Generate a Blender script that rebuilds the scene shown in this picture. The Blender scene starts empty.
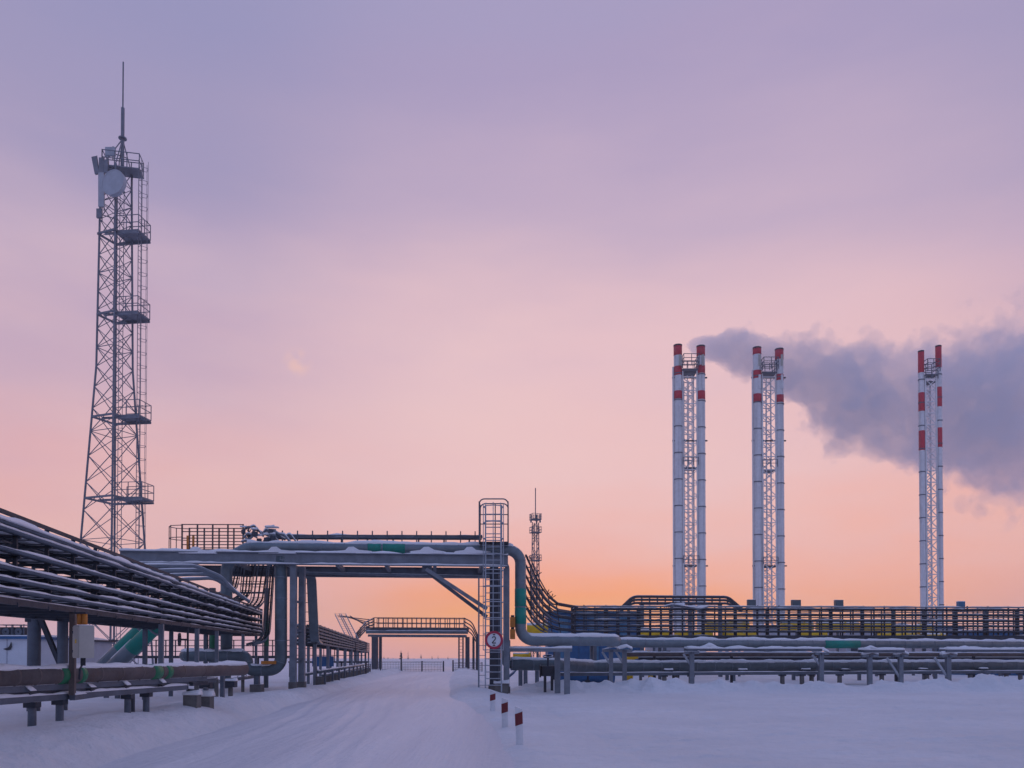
import bpy, math, random
import numpy as np
from mathutils import Vector, Matrix, noise

# ------------------------------------------------------------------ camera
S = bpy.context.scene
COL = S.collection
F = 800.0                       # focal length in pixels of a 1024 px wide frame
PITCH = math.radians(1.0)
HORIZON = 657.0
P0 = HORIZON - F * math.tan(PITCH)
EYE = 1.7
cd = bpy.data.cameras.new('camera')
cam = bpy.data.objects.new('camera', cd)
COL.objects.link(cam)
cam.location = (0, 0, EYE)
cam.rotation_euler = (math.pi / 2 + PITCH, 0, 0)
cd.sensor_width = 36
cd.lens = 36 * F / 1024
cd.shift_y = (P0 - 384) / 1024
cd.clip_start = 0.1
cd.clip_end = 9000
S.camera = cam


def at(px, py, Y):
    """the world point seen at a pixel of the photograph, at depth Y"""
    u, v = (px - 512) / F, (P0 - py) / F
    s, c = math.sin(PITCH), math.cos(PITCH)
    t = Y / (c - v * s)
    return Vector((u * t, Y, EYE + t * (s + v * c)))


# ------------------------------------------------------------------ sky, sun, exposure
def lin(h):
    h = h.lstrip('#')
    o = []
    for i in (0, 2, 4):
        c = int(h[i:i + 2], 16) / 255
        o.append(c / 12.92 if c <= .04045 else ((c + .055) / 1.055) ** 2.4)
    return (*o, 1.0)


W = bpy.data.worlds.new('World')
S.world = W
W.use_nodes = True
nt = W.node_tree
nt.nodes.clear()
N, L = nt.nodes.new, nt.links.new


def math_node(tree, op, a, b=None, clamp=False):
    n = tree.nodes.new('ShaderNodeMath')
    n.operation = op
    n.use_clamp = clamp
    for i, x in enumerate((a, b)):
        if x is None:
            continue
        if isinstance(x, (int, float)):
            n.inputs[i].default_value = x
        else:
            tree.links.new(x, n.inputs[i])
    return n.outputs[0]


def ramp_node(tree, fac, stops, interp='EASE'):
    n = tree.nodes.new('ShaderNodeValToRGB')
    n.color_ramp.interpolation = interp
    e = n.color_ramp.elements
    for i, (p, c) in enumerate(stops):
        el = e[i] if i < 2 else e.new(p)
        el.position = p
        el.color = lin(c) if isinstance(c, str) else (c, c, c, 1) if isinstance(c, (int, float)) else (*c, 1)
    tree.links.new(fac, n.inputs[0])
    return n.outputs[0]


def maprange(tree, x, a, b, c=0.0, d=1.0, smooth=True):
    n = tree.nodes.new('ShaderNodeMapRange')
    n.interpolation_type = 'SMOOTHSTEP' if smooth else 'LINEAR'
    tree.links.new(x, n.inputs[0])
    for i, v in enumerate((a, b, c, d)):
        n.inputs[i + 1].default_value = v
    return n.outputs[0]


def mixcol(tree, f, a, b, mode='MIX'):
    n = tree.nodes.new('ShaderNodeMix')
    n.data_type = 'RGBA'
    n.blend_type = mode
    for i, x in ((0, f), (6, a), (7, b)):
        if isinstance(x, (int, float)):
            n.inputs[i].default_value = x
        elif isinstance(x, (tuple, list)):
            n.inputs[i].default_value = x if len(x) == 4 else (*x, 1)
        else:
            tree.links.new(x, n.inputs[i])
    return n.outputs[2]


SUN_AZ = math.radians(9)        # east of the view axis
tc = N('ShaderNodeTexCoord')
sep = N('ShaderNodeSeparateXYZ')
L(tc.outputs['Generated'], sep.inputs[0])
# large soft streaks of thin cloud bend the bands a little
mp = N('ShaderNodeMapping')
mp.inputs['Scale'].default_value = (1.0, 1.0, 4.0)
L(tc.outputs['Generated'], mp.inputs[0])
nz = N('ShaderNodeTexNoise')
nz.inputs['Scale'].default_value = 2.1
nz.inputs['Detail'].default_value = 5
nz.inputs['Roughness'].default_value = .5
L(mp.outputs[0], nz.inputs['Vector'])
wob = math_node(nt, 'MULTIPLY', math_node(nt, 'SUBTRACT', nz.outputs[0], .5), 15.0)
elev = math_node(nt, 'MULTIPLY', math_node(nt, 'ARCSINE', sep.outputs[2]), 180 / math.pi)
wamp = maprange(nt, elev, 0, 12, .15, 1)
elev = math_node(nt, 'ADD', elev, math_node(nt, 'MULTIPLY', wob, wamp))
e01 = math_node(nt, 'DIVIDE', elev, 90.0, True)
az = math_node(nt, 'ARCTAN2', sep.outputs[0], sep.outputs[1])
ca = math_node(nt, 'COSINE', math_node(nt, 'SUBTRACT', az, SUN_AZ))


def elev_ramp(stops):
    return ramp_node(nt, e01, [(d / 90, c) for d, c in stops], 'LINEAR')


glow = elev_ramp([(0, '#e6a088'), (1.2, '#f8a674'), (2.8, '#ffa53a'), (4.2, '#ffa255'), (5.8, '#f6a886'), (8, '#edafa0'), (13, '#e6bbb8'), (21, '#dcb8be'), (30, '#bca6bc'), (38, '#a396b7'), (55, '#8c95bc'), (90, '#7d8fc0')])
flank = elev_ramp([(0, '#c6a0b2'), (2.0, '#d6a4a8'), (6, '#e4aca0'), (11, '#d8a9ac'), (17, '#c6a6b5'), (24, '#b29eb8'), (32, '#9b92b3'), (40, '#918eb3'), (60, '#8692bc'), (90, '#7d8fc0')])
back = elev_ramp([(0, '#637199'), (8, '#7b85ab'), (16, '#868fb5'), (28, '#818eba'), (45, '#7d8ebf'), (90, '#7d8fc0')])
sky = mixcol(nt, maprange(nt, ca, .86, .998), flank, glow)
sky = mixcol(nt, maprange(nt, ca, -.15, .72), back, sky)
mp2 = N('ShaderNodeMapping')
mp2.inputs['Scale'].default_value = (1.3, 1.3, 3.6)
mp2.inputs['Rotation'].default_value = (0, math.radians(22), 0)
L(tc.outputs['Generated'], mp2.inputs[0])
nz2 = N('ShaderNodeTexNoise')
nz2.inputs['Scale'].default_value = 1.7
nz2.inputs['Detail'].default_value = 6
nz2.inputs['Roughness'].default_value = .52
L(mp2.outputs[0], nz2.inputs['Vector'])
veil = math_node(nt, 'MULTIPLY', maprange(nt, nz2.outputs[0], .36, .70, 0, .36), maprange(nt, elev, 34, 16))
sky = mixcol(nt, veil, sky, lin('#e6c6c2'))
# one small sunlit cloud scrap low in the left half of the sky
scr = at(297, 363, 100.0) - Vector((0, 0, EYE))
scr.normalize()
vd = N('ShaderNodeVectorMath')
vd.operation = 'DISTANCE'
L(tc.outputs['Generated'], vd.inputs[0])
vd.inputs[1].default_value = scr
nz3 = N('ShaderNodeTexNoise')
nz3.inputs['Scale'].default_value = 55
nz3.inputs['Detail'].default_value = 5
L(tc.outputs['Generated'], nz3.inputs['Vector'])
scrap = math_node(nt, 'MULTIPLY', maprange(nt, vd.outputs['Value'], .02, .002, 0, .4), maprange(nt, nz3.outputs[0], .42, .62))
sky = mixcol(nt, scrap, sky, lin('#f3c2a6'))
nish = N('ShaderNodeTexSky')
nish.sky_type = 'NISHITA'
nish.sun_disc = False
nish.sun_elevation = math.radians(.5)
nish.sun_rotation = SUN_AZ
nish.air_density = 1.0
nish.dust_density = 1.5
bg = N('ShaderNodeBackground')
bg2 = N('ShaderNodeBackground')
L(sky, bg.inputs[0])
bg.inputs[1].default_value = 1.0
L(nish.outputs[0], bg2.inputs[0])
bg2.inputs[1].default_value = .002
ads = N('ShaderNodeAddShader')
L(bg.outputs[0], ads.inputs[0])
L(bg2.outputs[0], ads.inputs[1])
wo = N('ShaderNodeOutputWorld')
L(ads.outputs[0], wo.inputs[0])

sd = bpy.data.lights.new('sun', 'SUN')
sun = bpy.data.objects.new('sun', sd)
COL.objects.link(sun)
sd.energy = .05                 # the sun is at the horizon behind thin cloud
sd.angle = math.radians(25)
sd.color = (1, .62, .42)
sun.rotation_euler = Vector((-math.sin(SUN_AZ), -math.cos(SUN_AZ), -math.tan(math.radians(3)))).to_track_quat('-Z', 'Y').to_euler()

S.view_settings.view_transform = 'Standard'
S.view_settings.look = 'None'
S.view_settings.exposure = .17
S.view_settings.gamma = 1
S.cycles.volume_step_rate = 1.0
S.cycles.volume_max_steps = 256
S.cycles.volume_bounces = 2
S.cycles.max_bounces = 6
S.render.film_transparent = False

# ------------------------------------------------------------------ materials
MATS = {}
SNOW = (.80, .82, .87)


def new_mat(name):
    m = bpy.data.materials.new(name)
    m.use_nodes = True
    t = m.node_tree
    b = t.nodes['Principled BSDF']
    MATS[name] = m
    return m, t, b


def tex_noise(t, scale, detail=4, rough=.55, pos=None, stretch=None):
    g = t.nodes.new('ShaderNodeNewGeometry')
    v = g.outputs['Position']
    if stretch:
        q = t.nodes.new('ShaderNodeMapping')
        q.inputs['Scale'].default_value = stretch[:3]
        if len(stretch) > 3:
            q.inputs['Rotation'].default_value = (0, 0, stretch[3])
        t.links.new(v, q.inputs[0])
        v = q.outputs[0]
    n = t.nodes.new('ShaderNodeTexNoise')
    n.inputs['Scale'].default_value = scale
    n.inputs['Detail'].default_value = detail
    n.inputs['Roughness'].default_value = rough
    t.links.new(v, n.inputs['Vector'])
    return n.outputs[0]


def paint(name, col, rough=.5, metal=0.0, frost=.8, mottle=.25, rust=0.0, edge=(.62, .98), soot=0.0):
    """painted or clad metal with mottling, a little grime and rime on faces that look up"""
    m, t, b = new_mat(name)
    a = tex_noise(t, 2.3, 6, .6)
    c = tex_noise(t, 19, 3, .6)
    k = math_node(t, 'ADD', math_node(t, 'MULTIPLY', a, .7), math_node(t, 'MULTIPLY', c, .3))
    k = maprange(t, k, .3, .7)
    lo = tuple(x * (1 - mottle) for x in col)
    hi = tuple(min(1, x * (1 + mottle)) for x in col)
    base = mixcol(t, k, lo, hi)
    if rust:
        r = maprange(t, tex_noise(t, 1.1, 8, .7), .62 - rust * .2, .75)
        base = mixcol(t, math_node(t, 'MULTIPLY', r, .6), base, (.16, .075, .04))
    if soot:
        st_ = maprange(t, tex_noise(t, 1.0, 5, .6, stretch=(2.2, 2.2, .06)), .46, .72)
        base = mixcol(t, math_node(t, 'MULTIPLY', st_, soot), base, (.12, .11, .11))
    if frost:
        g = t.nodes.new('ShaderNodeNewGeometry')
        sp = t.nodes.new('ShaderNodeSeparateXYZ')
        t.links.new(g.outputs['Normal'], sp.inputs[0])
        up = maprange(t, math_node(t, 'ADD', sp.outputs[2], math_node(t, 'MULTIPLY', math_node(t, 'SUBTRACT', tex_noise(t, 6, 5, .65), .5), .7)), *edge)
        up = math_node(t, 'MULTIPLY', up, frost)
        base = mixcol(t, up, base, SNOW)
        mt = math_node(t, 'MULTIPLY', math_node(t, 'SUBTRACT', 1.0, up), metal)
        t.links.new(mt, b.inputs['Metallic'])
    else:
        b.inputs['Metallic'].default_value = metal
    t.links.new(base, b.inputs['Base Color'])
    t.links.new(maprange(t, c, .2, .8, rough - .08, rough + .15), b.inputs['Roughness'])
    return m


paint('cladding', (.165, .21, .24), .36, .35, .85, .16)
paint('cladding_dull', (.10, .135, .155), .42, .3, .85, .2)
paint('galvanised', (.18, .21, .25), .5, .25, .8, .2)
paint('steel', (.10, .122, .155), .55, .15, .8, .25)
paint('dark_steel', (.03, .038, .055), .6, .1, .7, .3)
paint('rack_steel', (.045, .056, .078), .55, .15, .85, .3)
paint('rusty', (.125, .10, .095), .7, .1, .85, .3, .6)
paint('zinc', (.36, .40, .45), .5, .1, .8, .15)
paint('tower_steel', (.19, .205, .245), .5, .2, .35, .2)
paint('green', (.0, .25, .19), .45, 0, .8, .15)
paint('leaf_green', (.01, .17, .07), .45, 0, .8, .15)
paint('orange', (.55, .19, .02), .5, 0, .7, .2)
paint('yellow', (.80, .50, .0), .5, 0, .6, .15)
paint('blue', (.012, .10, .25), .5, 0, .7, .2)
paint('pale_blue', (.05, .17, .30), .5, 0, .5, .2)
paint('red', (.55, .018, .045), .5, 0, .25, .12, soot=.35)
paint('chimney_white', (.74, .74, .75), .5, 0, .3, .1, soot=.4)
paint('antenna_white', (.42, .45, .50), .5, 0, .3, .1)
paint('wall_white', (.62, .66, .72), .6, 0, .8, .06)
paint('wall_grey', (.42, .44, .50), .7, 0, .8, .08)
paint('cabinet', (.47, .45, .40), .5, 0, .8, .08)
paint('post_white', (.66, .67, .70), .55, 0, .6, .1)
paint('post_red', (.15, .01, .018), .55, 0, .0, .2)
paint('sign_white', (.72, .74, .78), .5, 0, 0, .04)
paint('sign_red', (.42, .02, .06), .5, 0, 0, .08)
paint('sign_black', (.02, .022, .03), .5, 0, 0, .1)
paint('concrete', (.13, .125, .12), .85, 0, .85, .3)
paint('bark', (.05, .04, .035), .9, 0, .2, .3)
paint('needles', (.045, .055, .05), .8, 0, .25, .3)
paint('glass', (.03, .04, .06), .15, 0, 0, .1)


def snow_mat(name, col, rough, bump_scale, bump, streak=None, tint=None):
    m, t, b = new_mat(name)
    big = tex_noise(t, .22, 6, .6, stretch=streak)
    fine = tex_noise(t, bump_scale, 8, .65)
    c = mixcol(t, maprange(t, big, .32, .68), tint or tuple(x * .88 for x in col), col)
    c = mixcol(t, maprange(t, fine, .25, .6), tuple(x * .9 for x in col), c)
    t.links.new(c, b.inputs['Base Color'])
    b.inputs['Roughness'].default_value = rough
    b.inputs['Specular IOR Level'].default_value = .35
    bp = t.nodes.new('ShaderNodeBump')
    bp.inputs['Strength'].default_value = bump
    bp.inputs['Distance'].default_value = .09
    h = math_node(t, 'ADD', fine, math_node(t, 'MULTIPLY', tex_noise(t, bump_scale * .18, 6, .6, stretch=streak), 3.0))
    t.links.new(h, bp.inputs['Height'])
    t.links.new(bp.outputs[0], b.inputs['Normal'])
    return m


snow_mat('snow', (.80, .81, .85), .6, 4.0, 1.0)
snow_mat('road_snow', (.79, .80, .85), .45, 7.0, .5, (1.5, .07, 1.0, math.radians(-4.5)), (.60, .615, .68))
snow_mat('snow_cap', (.90, .91, .94), .7, 14.0, .3)

# ------------------------------------------------------------------ mesh helpers
WM = {}                          # world matrix of every object built
random.seed(4)


def link(o, M, parent=None):
    COL.objects.link(o)
    if parent is not None:
        o.parent = parent
        o.matrix_parent_inverse = WM[parent.name].inverted()
    o.matrix_basis = M
    WM[o.name] = M.copy()
    return o


def tag(o, label, cat, group=None):
    o['label'] = label
    o['category'] = cat
    if group:
        o['group'] = group
    return o


def thing(name, label, cat, loc, group=None):
    o = bpy.data.objects.new(name, None)
    o.empty_display_size = .3
    o['kind'] = 'thing'
    link(o, Matrix.Translation(loc))
    return tag(o, label, cat, group)


def mesh(name, verts, faces, mat, parent=None, smooth=False):
    vs = [Vector(v) for v in verts]
    lo = Vector((min(v.x for v in vs), min(v.y for v in vs), min(v.z for v in vs)))
    hi = Vector((max(v.x for v in vs), max(v.y for v in vs), max(v.z for v in vs)))
    c = Vector(((lo.x + hi.x) / 2, (lo.y + hi.y) / 2, lo.z))
    me = bpy.data.meshes.new(name)
    me.from_pydata([v - c for v in vs], [], faces)
    if smooth:
        me.polygons.foreach_set('use_smooth', [True] * len(me.polygons))
    me.materials.append(MATS[mat])
    me.update()
    return link(bpy.data.objects.new(name, me), Matrix.Translation(c), parent)


UNIT = {}


def unit_box(mat):
    k = ('box', mat)
    if k not in UNIT:
        me = bpy.data.meshes.new('bar_' + mat)
        v = [(x, y, z) for z in (-.5, .5) for y in (-.5, .5) for x in (-.5, .5)]
        me.from_pydata(v, [], [(0, 2, 3, 1), (4, 5, 7, 6), (0, 1, 5, 4), (2, 6, 7, 3), (0, 4, 6, 2), (1, 3, 7, 5)])
        me.materials.append(MATS[mat])
        UNIT[k] = me
    return UNIT[k]


def unit_rod(mat, n=10):
    k = ('rod', mat, n)
    if k not in UNIT:
        me = bpy.data.meshes.new('rod_' + mat)
        v = [(math.cos(2 * math.pi * i / n) * .5, math.sin(2 * math.pi * i / n) * .5, z) for z in (-.5, .5) for i in range(n)]
        f = [(i, (i + 1) % n, n + (i + 1) % n, n + i) for i in range(n)]
        f += [tuple(range(n - 1, -1, -1)), tuple(range(n, 2 * n))]
        me.from_pydata(v, [], f)
        me.polygons.foreach_set('use_smooth', [True] * n + [False, False])
        me.materials.append(MATS[mat])
        UNIT[k] = me
    return UNIT[k]


def frame_matrix(p, q, w, h, up=None):
    p, q = Vector(p), Vector(q)
    d = q - p
    ln = d.length
    z = d / ln
    ref = Vector(up) if up is not None else (Vector((0, 0, 1)) if abs(z.z) < .95 else Vector((0, 1, 0)))
    x = ref.cross(z)
    if x.length < 1e-4:
        x = Vector((1, 0, 0)).cross(z)
    x.normalize()
    y = z.cross(x)
    R = Matrix((x, y, z)).transposed().to_4x4()
    return Matrix.Translation((p + q) / 2) @ R @ Matrix.Diagonal((w, h, ln, 1))


def bar(name, p, q, w, h, mat, parent=None, up=None):
    """box bar from p to q: w across, h along 'up'"""
    return link(bpy.data.objects.new(name, unit_box(mat)), frame_matrix(p, q, w, h, up), parent)


def rod(name, p, q, r, mat, parent=None, n=10):
    return link(bpy.data.objects.new(name, unit_rod(mat, n)), frame_matrix(p, q, 2 * r, 2 * r), parent)


def box(name, c, sx, sy, sz, mat, parent=None, rz=0.0):
    """box standing on c (centre of its base)"""
    M = Matrix.Translation(Vector(c) + Vector((0, 0, sz / 2))) @ Matrix.Rotation(rz, 4, 'Z') @ Matrix.Diagonal((sx, sy, sz, 1))
    return link(bpy.data.objects.new(name, unit_box(mat)), M, parent)


class MB:
    def __init__(self):
        self.v, self.f = [], []

    def bar(self, p, q, w, h, up=None):
        M = frame_matrix(p, q, w, h, up)
        b = len(self.v)
        self.v += [M @ Vector((x, y, z)) for z in (-.5, .5) for y in (-.5, .5) for x in (-.5, .5)]
        self.f += [tuple(b + i for i in f) for f in ((0, 2, 3, 1), (4, 5, 7, 6), (0, 1, 5, 4), (2, 6, 7, 3), (0, 4, 6, 2), (1, 3, 7, 5))]

    def build(self, name, mat, parent=None, smooth=False):
        return mesh(name, self.v, self.f, mat, parent, smooth)


def fillet(pts, rad, n=7):
    pts = [Vector(p) for p in pts]
    out = [pts[0]]
    for i in range(1, len(pts) - 1):
        a, b, c = pts[i - 1], pts[i], pts[i + 1]
        u, v = (a - b), (c - b)
        lu, lv = u.length, v.length
        u.normalize()
        v.normalize()
        ang = u.angle(v)
        if ang > 3.12:
            out.append(b)
            continue
        d = min(rad / math.tan(ang / 2), lu * .48, lv * .48)
        s, e = b + u * d, b + v * d
        r = d * math.tan(ang / 2)
        ctr = b + (u + v).normalized() * (r / math.sin(ang / 2))
        a0, a1 = s - ctr, e - ctr
        for k in range(n + 1):
            w = a0.slerp(a1, k / n) if a0.angle(a1) < 3.1 else a0.lerp(a1, k / n)
            out.append(ctr + w.normalized() * r)
    out.append(pts[-1])
    return out


def resample(pts, step):
    out = []
    for a, b in zip(pts[:-1], pts[1:]):
        n = max(1, int((b - a).length / step))
        out += [a.lerp(b, i / n) for i in range(n)]
    return out + [pts[-1]]


def sweep_data(path, prof, side=None, closed=True):
    """sweep a profile [(across, up)] along a path; side fixes the across direction"""
    path = [Vector(p) for p in path]
    n, m = len(path), len(prof)
    V, Fc = [], []
    prev = None
    for i in range(n):
        t = (path[min(i + 1, n - 1)] - path[max(i - 1, 0)]).normalized()
        if side is not None:
            s = Vector(side)
            s = (s - t * s.dot(t)).normalized()
        elif prev is None:
            s = t.cross(Vector((0, 0, 1)))
            if s.length < .05:
                s = t.cross(Vector((0, 1, 0)))
            s.normalize()
        else:
            s = (prev - t * prev.dot(t)).normalized()
        prev = s
        u = s.cross(t)
        for a, b in prof:
            V.append(path[i] + s * a + u * b)
    for i in range(n - 1):
        for j in range(m if closed else m - 1):
            k = (j + 1) % m
            Fc.append((i * m + j, i * m + k, (i + 1) * m + k, (i + 1) * m + j))
    if closed:
        Fc.append(tuple(range(m - 1, -1, -1)))
        Fc.append(tuple(range((n - 1) * m, n * m)))
    return V, Fc


def tube(name, path, r, mat, parent=None, n=14):
    prof = [(math.cos(-2 * math.pi * i / n) * r, math.sin(-2 * math.pi * i / n) * r) for i in range(n)]
    V, Fc = sweep_data(path, prof)
    return mesh(name, V, Fc, mat, parent, True)


def snow_strip(path, half, thick, parent=None, name='snow_cap', drop=0.0, step=.35, gaps=.25):
    """an uneven ribbon of snow lying along a path"""
    p = resample([Vector(q) for q in path], step)
    if len(p) < 2:
        return None
    sd_ = random.random() * 500
    V, Fc = [], []
    for i, c in enumerate(p):
        t = (p[min(i + 1, len(p) - 1)] - p[max(i - 1, 0)])
        s = Vector((t.y, -t.x, 0)).normalized()
        k = noise.noise(Vector((c.x * .9 + sd_, c.y * .9, 3.1)))
        k2 = noise.noise(Vector((c.x * 2.7 + sd_, c.y * 2.7, 9.1)))
        h = thick * max(.12, .72 + .75 * k + .4 * k2 + (-.5 if k < -gaps * 1.6 else 0))
        w = half * (1 + .12 * k2)
        for a, b in ((-w, -drop), (-.8 * w, h * .55), (-.3 * w, h), (.35 * w, h * .97), (.82 * w, h * .5), (w, -drop)):
            V.append(c + s * a + Vector((0, 0, b)))
    m = 6
    for i in range(len(p) - 1):
        for j in range(m):
            k = (j + 1) % m
            Fc.append((i * m + j, (i + 1) * m + j, (i + 1) * m + k, i * m + k))
    Fc.append(tuple(range(m)))
    Fc.append(tuple(range(len(p) * m - 1, len(p) * m - m - 1, -1)))
    return mesh(name, V, Fc, 'snow_cap', parent, True)


def ibeam(name, p, q, h, w, mat, parent, t=.03, snow=True, up=None):
    p, q = Vector(p), Vector(q)
    d = q - p
    prof = [(-w / 2, -h / 2), (-w / 2, -h / 2 + t), (-t / 2, -h / 2 + t), (-t / 2, h / 2 - t), (-w / 2, h / 2 - t), (-w / 2, h / 2),
            (w / 2, h / 2), (w / 2, h / 2 - t), (t / 2, h / 2 - t), (t / 2, -h / 2 + t), (w / 2, -h / 2 + t), (w / 2, -h / 2)]
    V, Fc = sweep_data([p, q], prof)
    o = mesh(name, V, Fc, mat, parent)
    if snow:
        z = Vector((0, 0, 1))
        snow_strip([p + z * h / 2, q + z * h / 2], w * .5, .12, o, step=.3)
        s = Vector((d.y, -d.x, 0)).normalized()
        if s.y > 0:
            s = -s
        c = s * w * .27 - z * (h / 2 - t)
        snow_strip([p + c, q + c], w * .22, .10, o, step=.3)
    return o


def pipe(name, path, r, mat, parent, rad=None, snow=.10, bands=(), n=16, seams=0):
    """a pipe run with fillet bends and snow on its level stretches"""
    f = fillet(path, rad or r * 2.4)
    o = tube(name, f, r, mat, parent, n)
    if seams:
        sv, sf = [], []
        acc = 0.0
        for a, b in zip(f[:-1], f[1:]):
            d = b - a
            ll = d.length
            while acc < ll and ll > 1e-4:
                c = a + d * (acc / ll)
                e = c + d.normalized() * .035
                prof = [(math.cos(-2 * math.pi * i / n) * r * 1.02, math.sin(-2 * math.pi * i / n) * r * 1.02) for i in range(n)]
                v_, g_ = sweep_data([c, e], prof)
                k = len(sv)
                sv += v_
                sf += [tuple(k + i for i in q) for q in g_]
                acc += seams
            acc -= ll
        if sv:
            mesh('lap_joints', sv, sf, 'galvanised' if mat != 'yellow' else mat, o, True)['kind'] = 'stuff'
    if snow:
        run = []
        for a, b in zip(f[:-1], f[1:]):
            d = b - a
            if d.length > 1e-4 and abs(d.normalized().z) < .35:
                if not run:
                    run = [a]
                run.append(b)
            else:
                if len(run) > 1 and (run[-1] - run[0]).length > .6:
                    snow_strip([q + Vector((0, 0, r * .84)) for q in run], r * .74, snow * .8 + r * .22, o, drop=r * .22, step=max(.22, r * .8))
                run = []
        if len(run) > 1 and (run[-1] - run[0]).length > .6:
            snow_strip([q + Vector((0, 0, r * .84)) for q in run], r * .74, snow * .8 + r * .22, o, drop=r * .22, step=max(.22, r * .8))
    for a, b, m in bands:
        tube('band', [a, b], r * 1.02 + .006, m, o, n)
    return o


def tray(name, path, wid, mat, parent, side, depth=.1, rung=.6, snow=.07):
    """a cable ladder: two side rails and rungs, with snow lying in it"""
    side = Vector(side).normalized()
    V, Fc = [], []
    for s in (-1, 1):
        prof = [(-.018, -depth / 2), (-.018, depth / 2), (.018, depth / 2), (.018, -depth / 2)]
        v, f = sweep_data([Vector(p) + side * s * wid / 2 for p in path], prof, side)
        b = len(V)
        V += v
        Fc += [tuple(b + i for i in q) for q in f]
    m = MB()
    for c in resample([Vector(p) for p in path], rung)[::1]:
        m.bar(c - side * wid / 2, c + side * wid / 2, .035, .03)
    b = len(V)
    V += m.v
    Fc += [tuple(b + i for i in q) for q in m.f]
    o = mesh(name, V, Fc, mat, parent)
    if snow:
        flat = [Vector(p) for p in path]
        if abs((flat[-1] - flat[0]).normalized().z) < .6:
            snow_strip([p + Vector((0, 0, .0)) for p in flat], wid * .52, snow + depth * .5, o, step=.4)
    return o


def railing(parent, pts, h, mat, post=1.5, rails=2, th=.04, name='handrail'):
    pts = [Vector(p) for p in pts]
    up = Vector((0, 0, 1))
    for k in range(rails):
        for a, b in zip(pts[:-1], pts[1:]):
            z = up * h * (1 - k / rails)
            bar(name, a + z, b + z, th, th, mat, parent)
    for i, (a, b) in enumerate(zip(pts[:-1], pts[1:])):
        n = max(1, round((b - a).length / post))
        for j in range(n + (1 if i == len(pts) - 2 else 0)):
            c = a.lerp(b, j / n)
            bar('rail_post', c, c + up * (h + th * .4), th * 1.15, th * 1.15, mat, parent)


def disc(name, c, nrm, r, th, mat, parent, n=28, r_in=0.0):
    """a thick disc or ring facing nrm"""
    z = Vector(nrm).normalized()
    x = Vector((0, 0, 1)).cross(z)
    if x.length < .01:
        x = Vector((1, 0, 0))
    x.normalize()
    y = z.cross(x)
    V, Fc = [], []
    c = Vector(c)
    rings = [(r, 0), (r, th)] + ([(r_in, th), (r_in, 0)] if r_in else [])
    for rr, zz in rings:
        for i in range(n):
            a = 2 * math.pi * i / n
            V.append(c + x * math.cos(a) * rr + y * math.sin(a) * rr + z * zz)
    m = len(rings)
    for k in range(m if r_in else m - 1):
        k2 = (k + 1) % m
        for i in range(n):
            j = (i + 1) % n
            Fc.append((k * n + i, k * n + j, k2 * n + j, k2 * n + i))
    if not r_in:
        Fc.append(tuple(range(n - 1, -1, -1)))
        Fc.append(tuple(range(n, 2 * n)))
    return mesh(name, V, Fc, mat, parent)


UP = Vector((0, 0, 1))

# ------------------------------------------------------------------ the ground
ROAD_DIR = -.078


def sst(a, b, x):
    t = min(1, max(0, (x - a) / (b - a)))
    return t * t * (3 - 2 * t)


def road_l(y):
    return -6.7 + ROAD_DIR * (y - 16.4)


def road_r(y):
    return -.45 + ROAD_DIR * (y - 16.4) - .9 * sst(22, 36, y) + .55 * sst(60, 95, y)


def fb(x, y, s, o=4):
    return noise.fractal(Vector((x * s, y * s, 1.7)), 1.0, 2.0, o)


def ground_h(x, y):
    l, r = road_l(y), road_r(y)
    near = 1 - sst(120, 240, y)
    h = -.05 - .12 * (1 - sst(-.35, 0, max(l - x, x - r)))
    # plough banks beside the road
    dl, dr = l - x, x - r
    if near > 0:
        lump = .5 + .5 * fb(x, y, .9) + .35 * fb(x, y, 2.6, 3)
        bank_l = sst(-.1, .7, dl) * (1 - sst(.9, 2.4, dl)) * .32
        bank_r = sst(-.1, .55, dr) * (1 - sst(.7, 1.9, dr)) * .10 * (1 - sst(26, 34, y)) + sst(-.1, .6, dr) * (1 - sst(1.4, 3.4, dr)) * .26 * sst(28, 36, y)
        h += (bank_l * (.75 + .5 * lump) + bank_r * (.6 + .9 * lump)) * near
        # raised pad under the pipes on the left
        h += sst(.3, 2.2, dl) * (.50 - .32 * sst(17, 38, y)) * near
        # cleared yard on the right, closed by a ragged ridge of ploughed snow
        h += sst(42.5, 45, y) * .1 * sst(-.5, 1.5, x)
        off = max(dl, dr)
        h += sst(0, 1, off) * (.05 * fb(x, y, .35) + .022 * fb(x, y, 1.6, 3))
    h += .35 * fb(x, y, .02, 2) * sst(110, 220, y)
    return h


def sheet(name, xs, ys, fn, mat, kind):
    nx, ny = len(xs), len(ys)
    V = np.empty((ny * nx, 3), dtype=np.float32)
    k = 0
    for y in ys:
        for x in xs:
            V[k] = fn(x, y)
            k += 1
    idx = np.arange(ny * nx).reshape(ny, nx)
    q = np.stack([idx[:-1, :-1], idx[:-1, 1:], idx[1:, 1:], idx[1:, :-1]], -1).reshape(-1, 4)
    me = bpy.data.meshes.new(name)
    me.from_pydata(V.tolist(), [], q.tolist())
    me.polygons.foreach_set('use_smooth', [True] * len(me.polygons))
    me.materials.append(MATS[mat])
    o = link(bpy.data.objects.new(name, me), Matrix.Identity(4))
    o['kind'] = kind
    return o


def graded(lo, hi, d0, grow):
    out, v, d = [], lo, d0
    while v < hi:
        out.append(v)
        v += d
        d *= grow
    return out + [hi]


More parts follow.
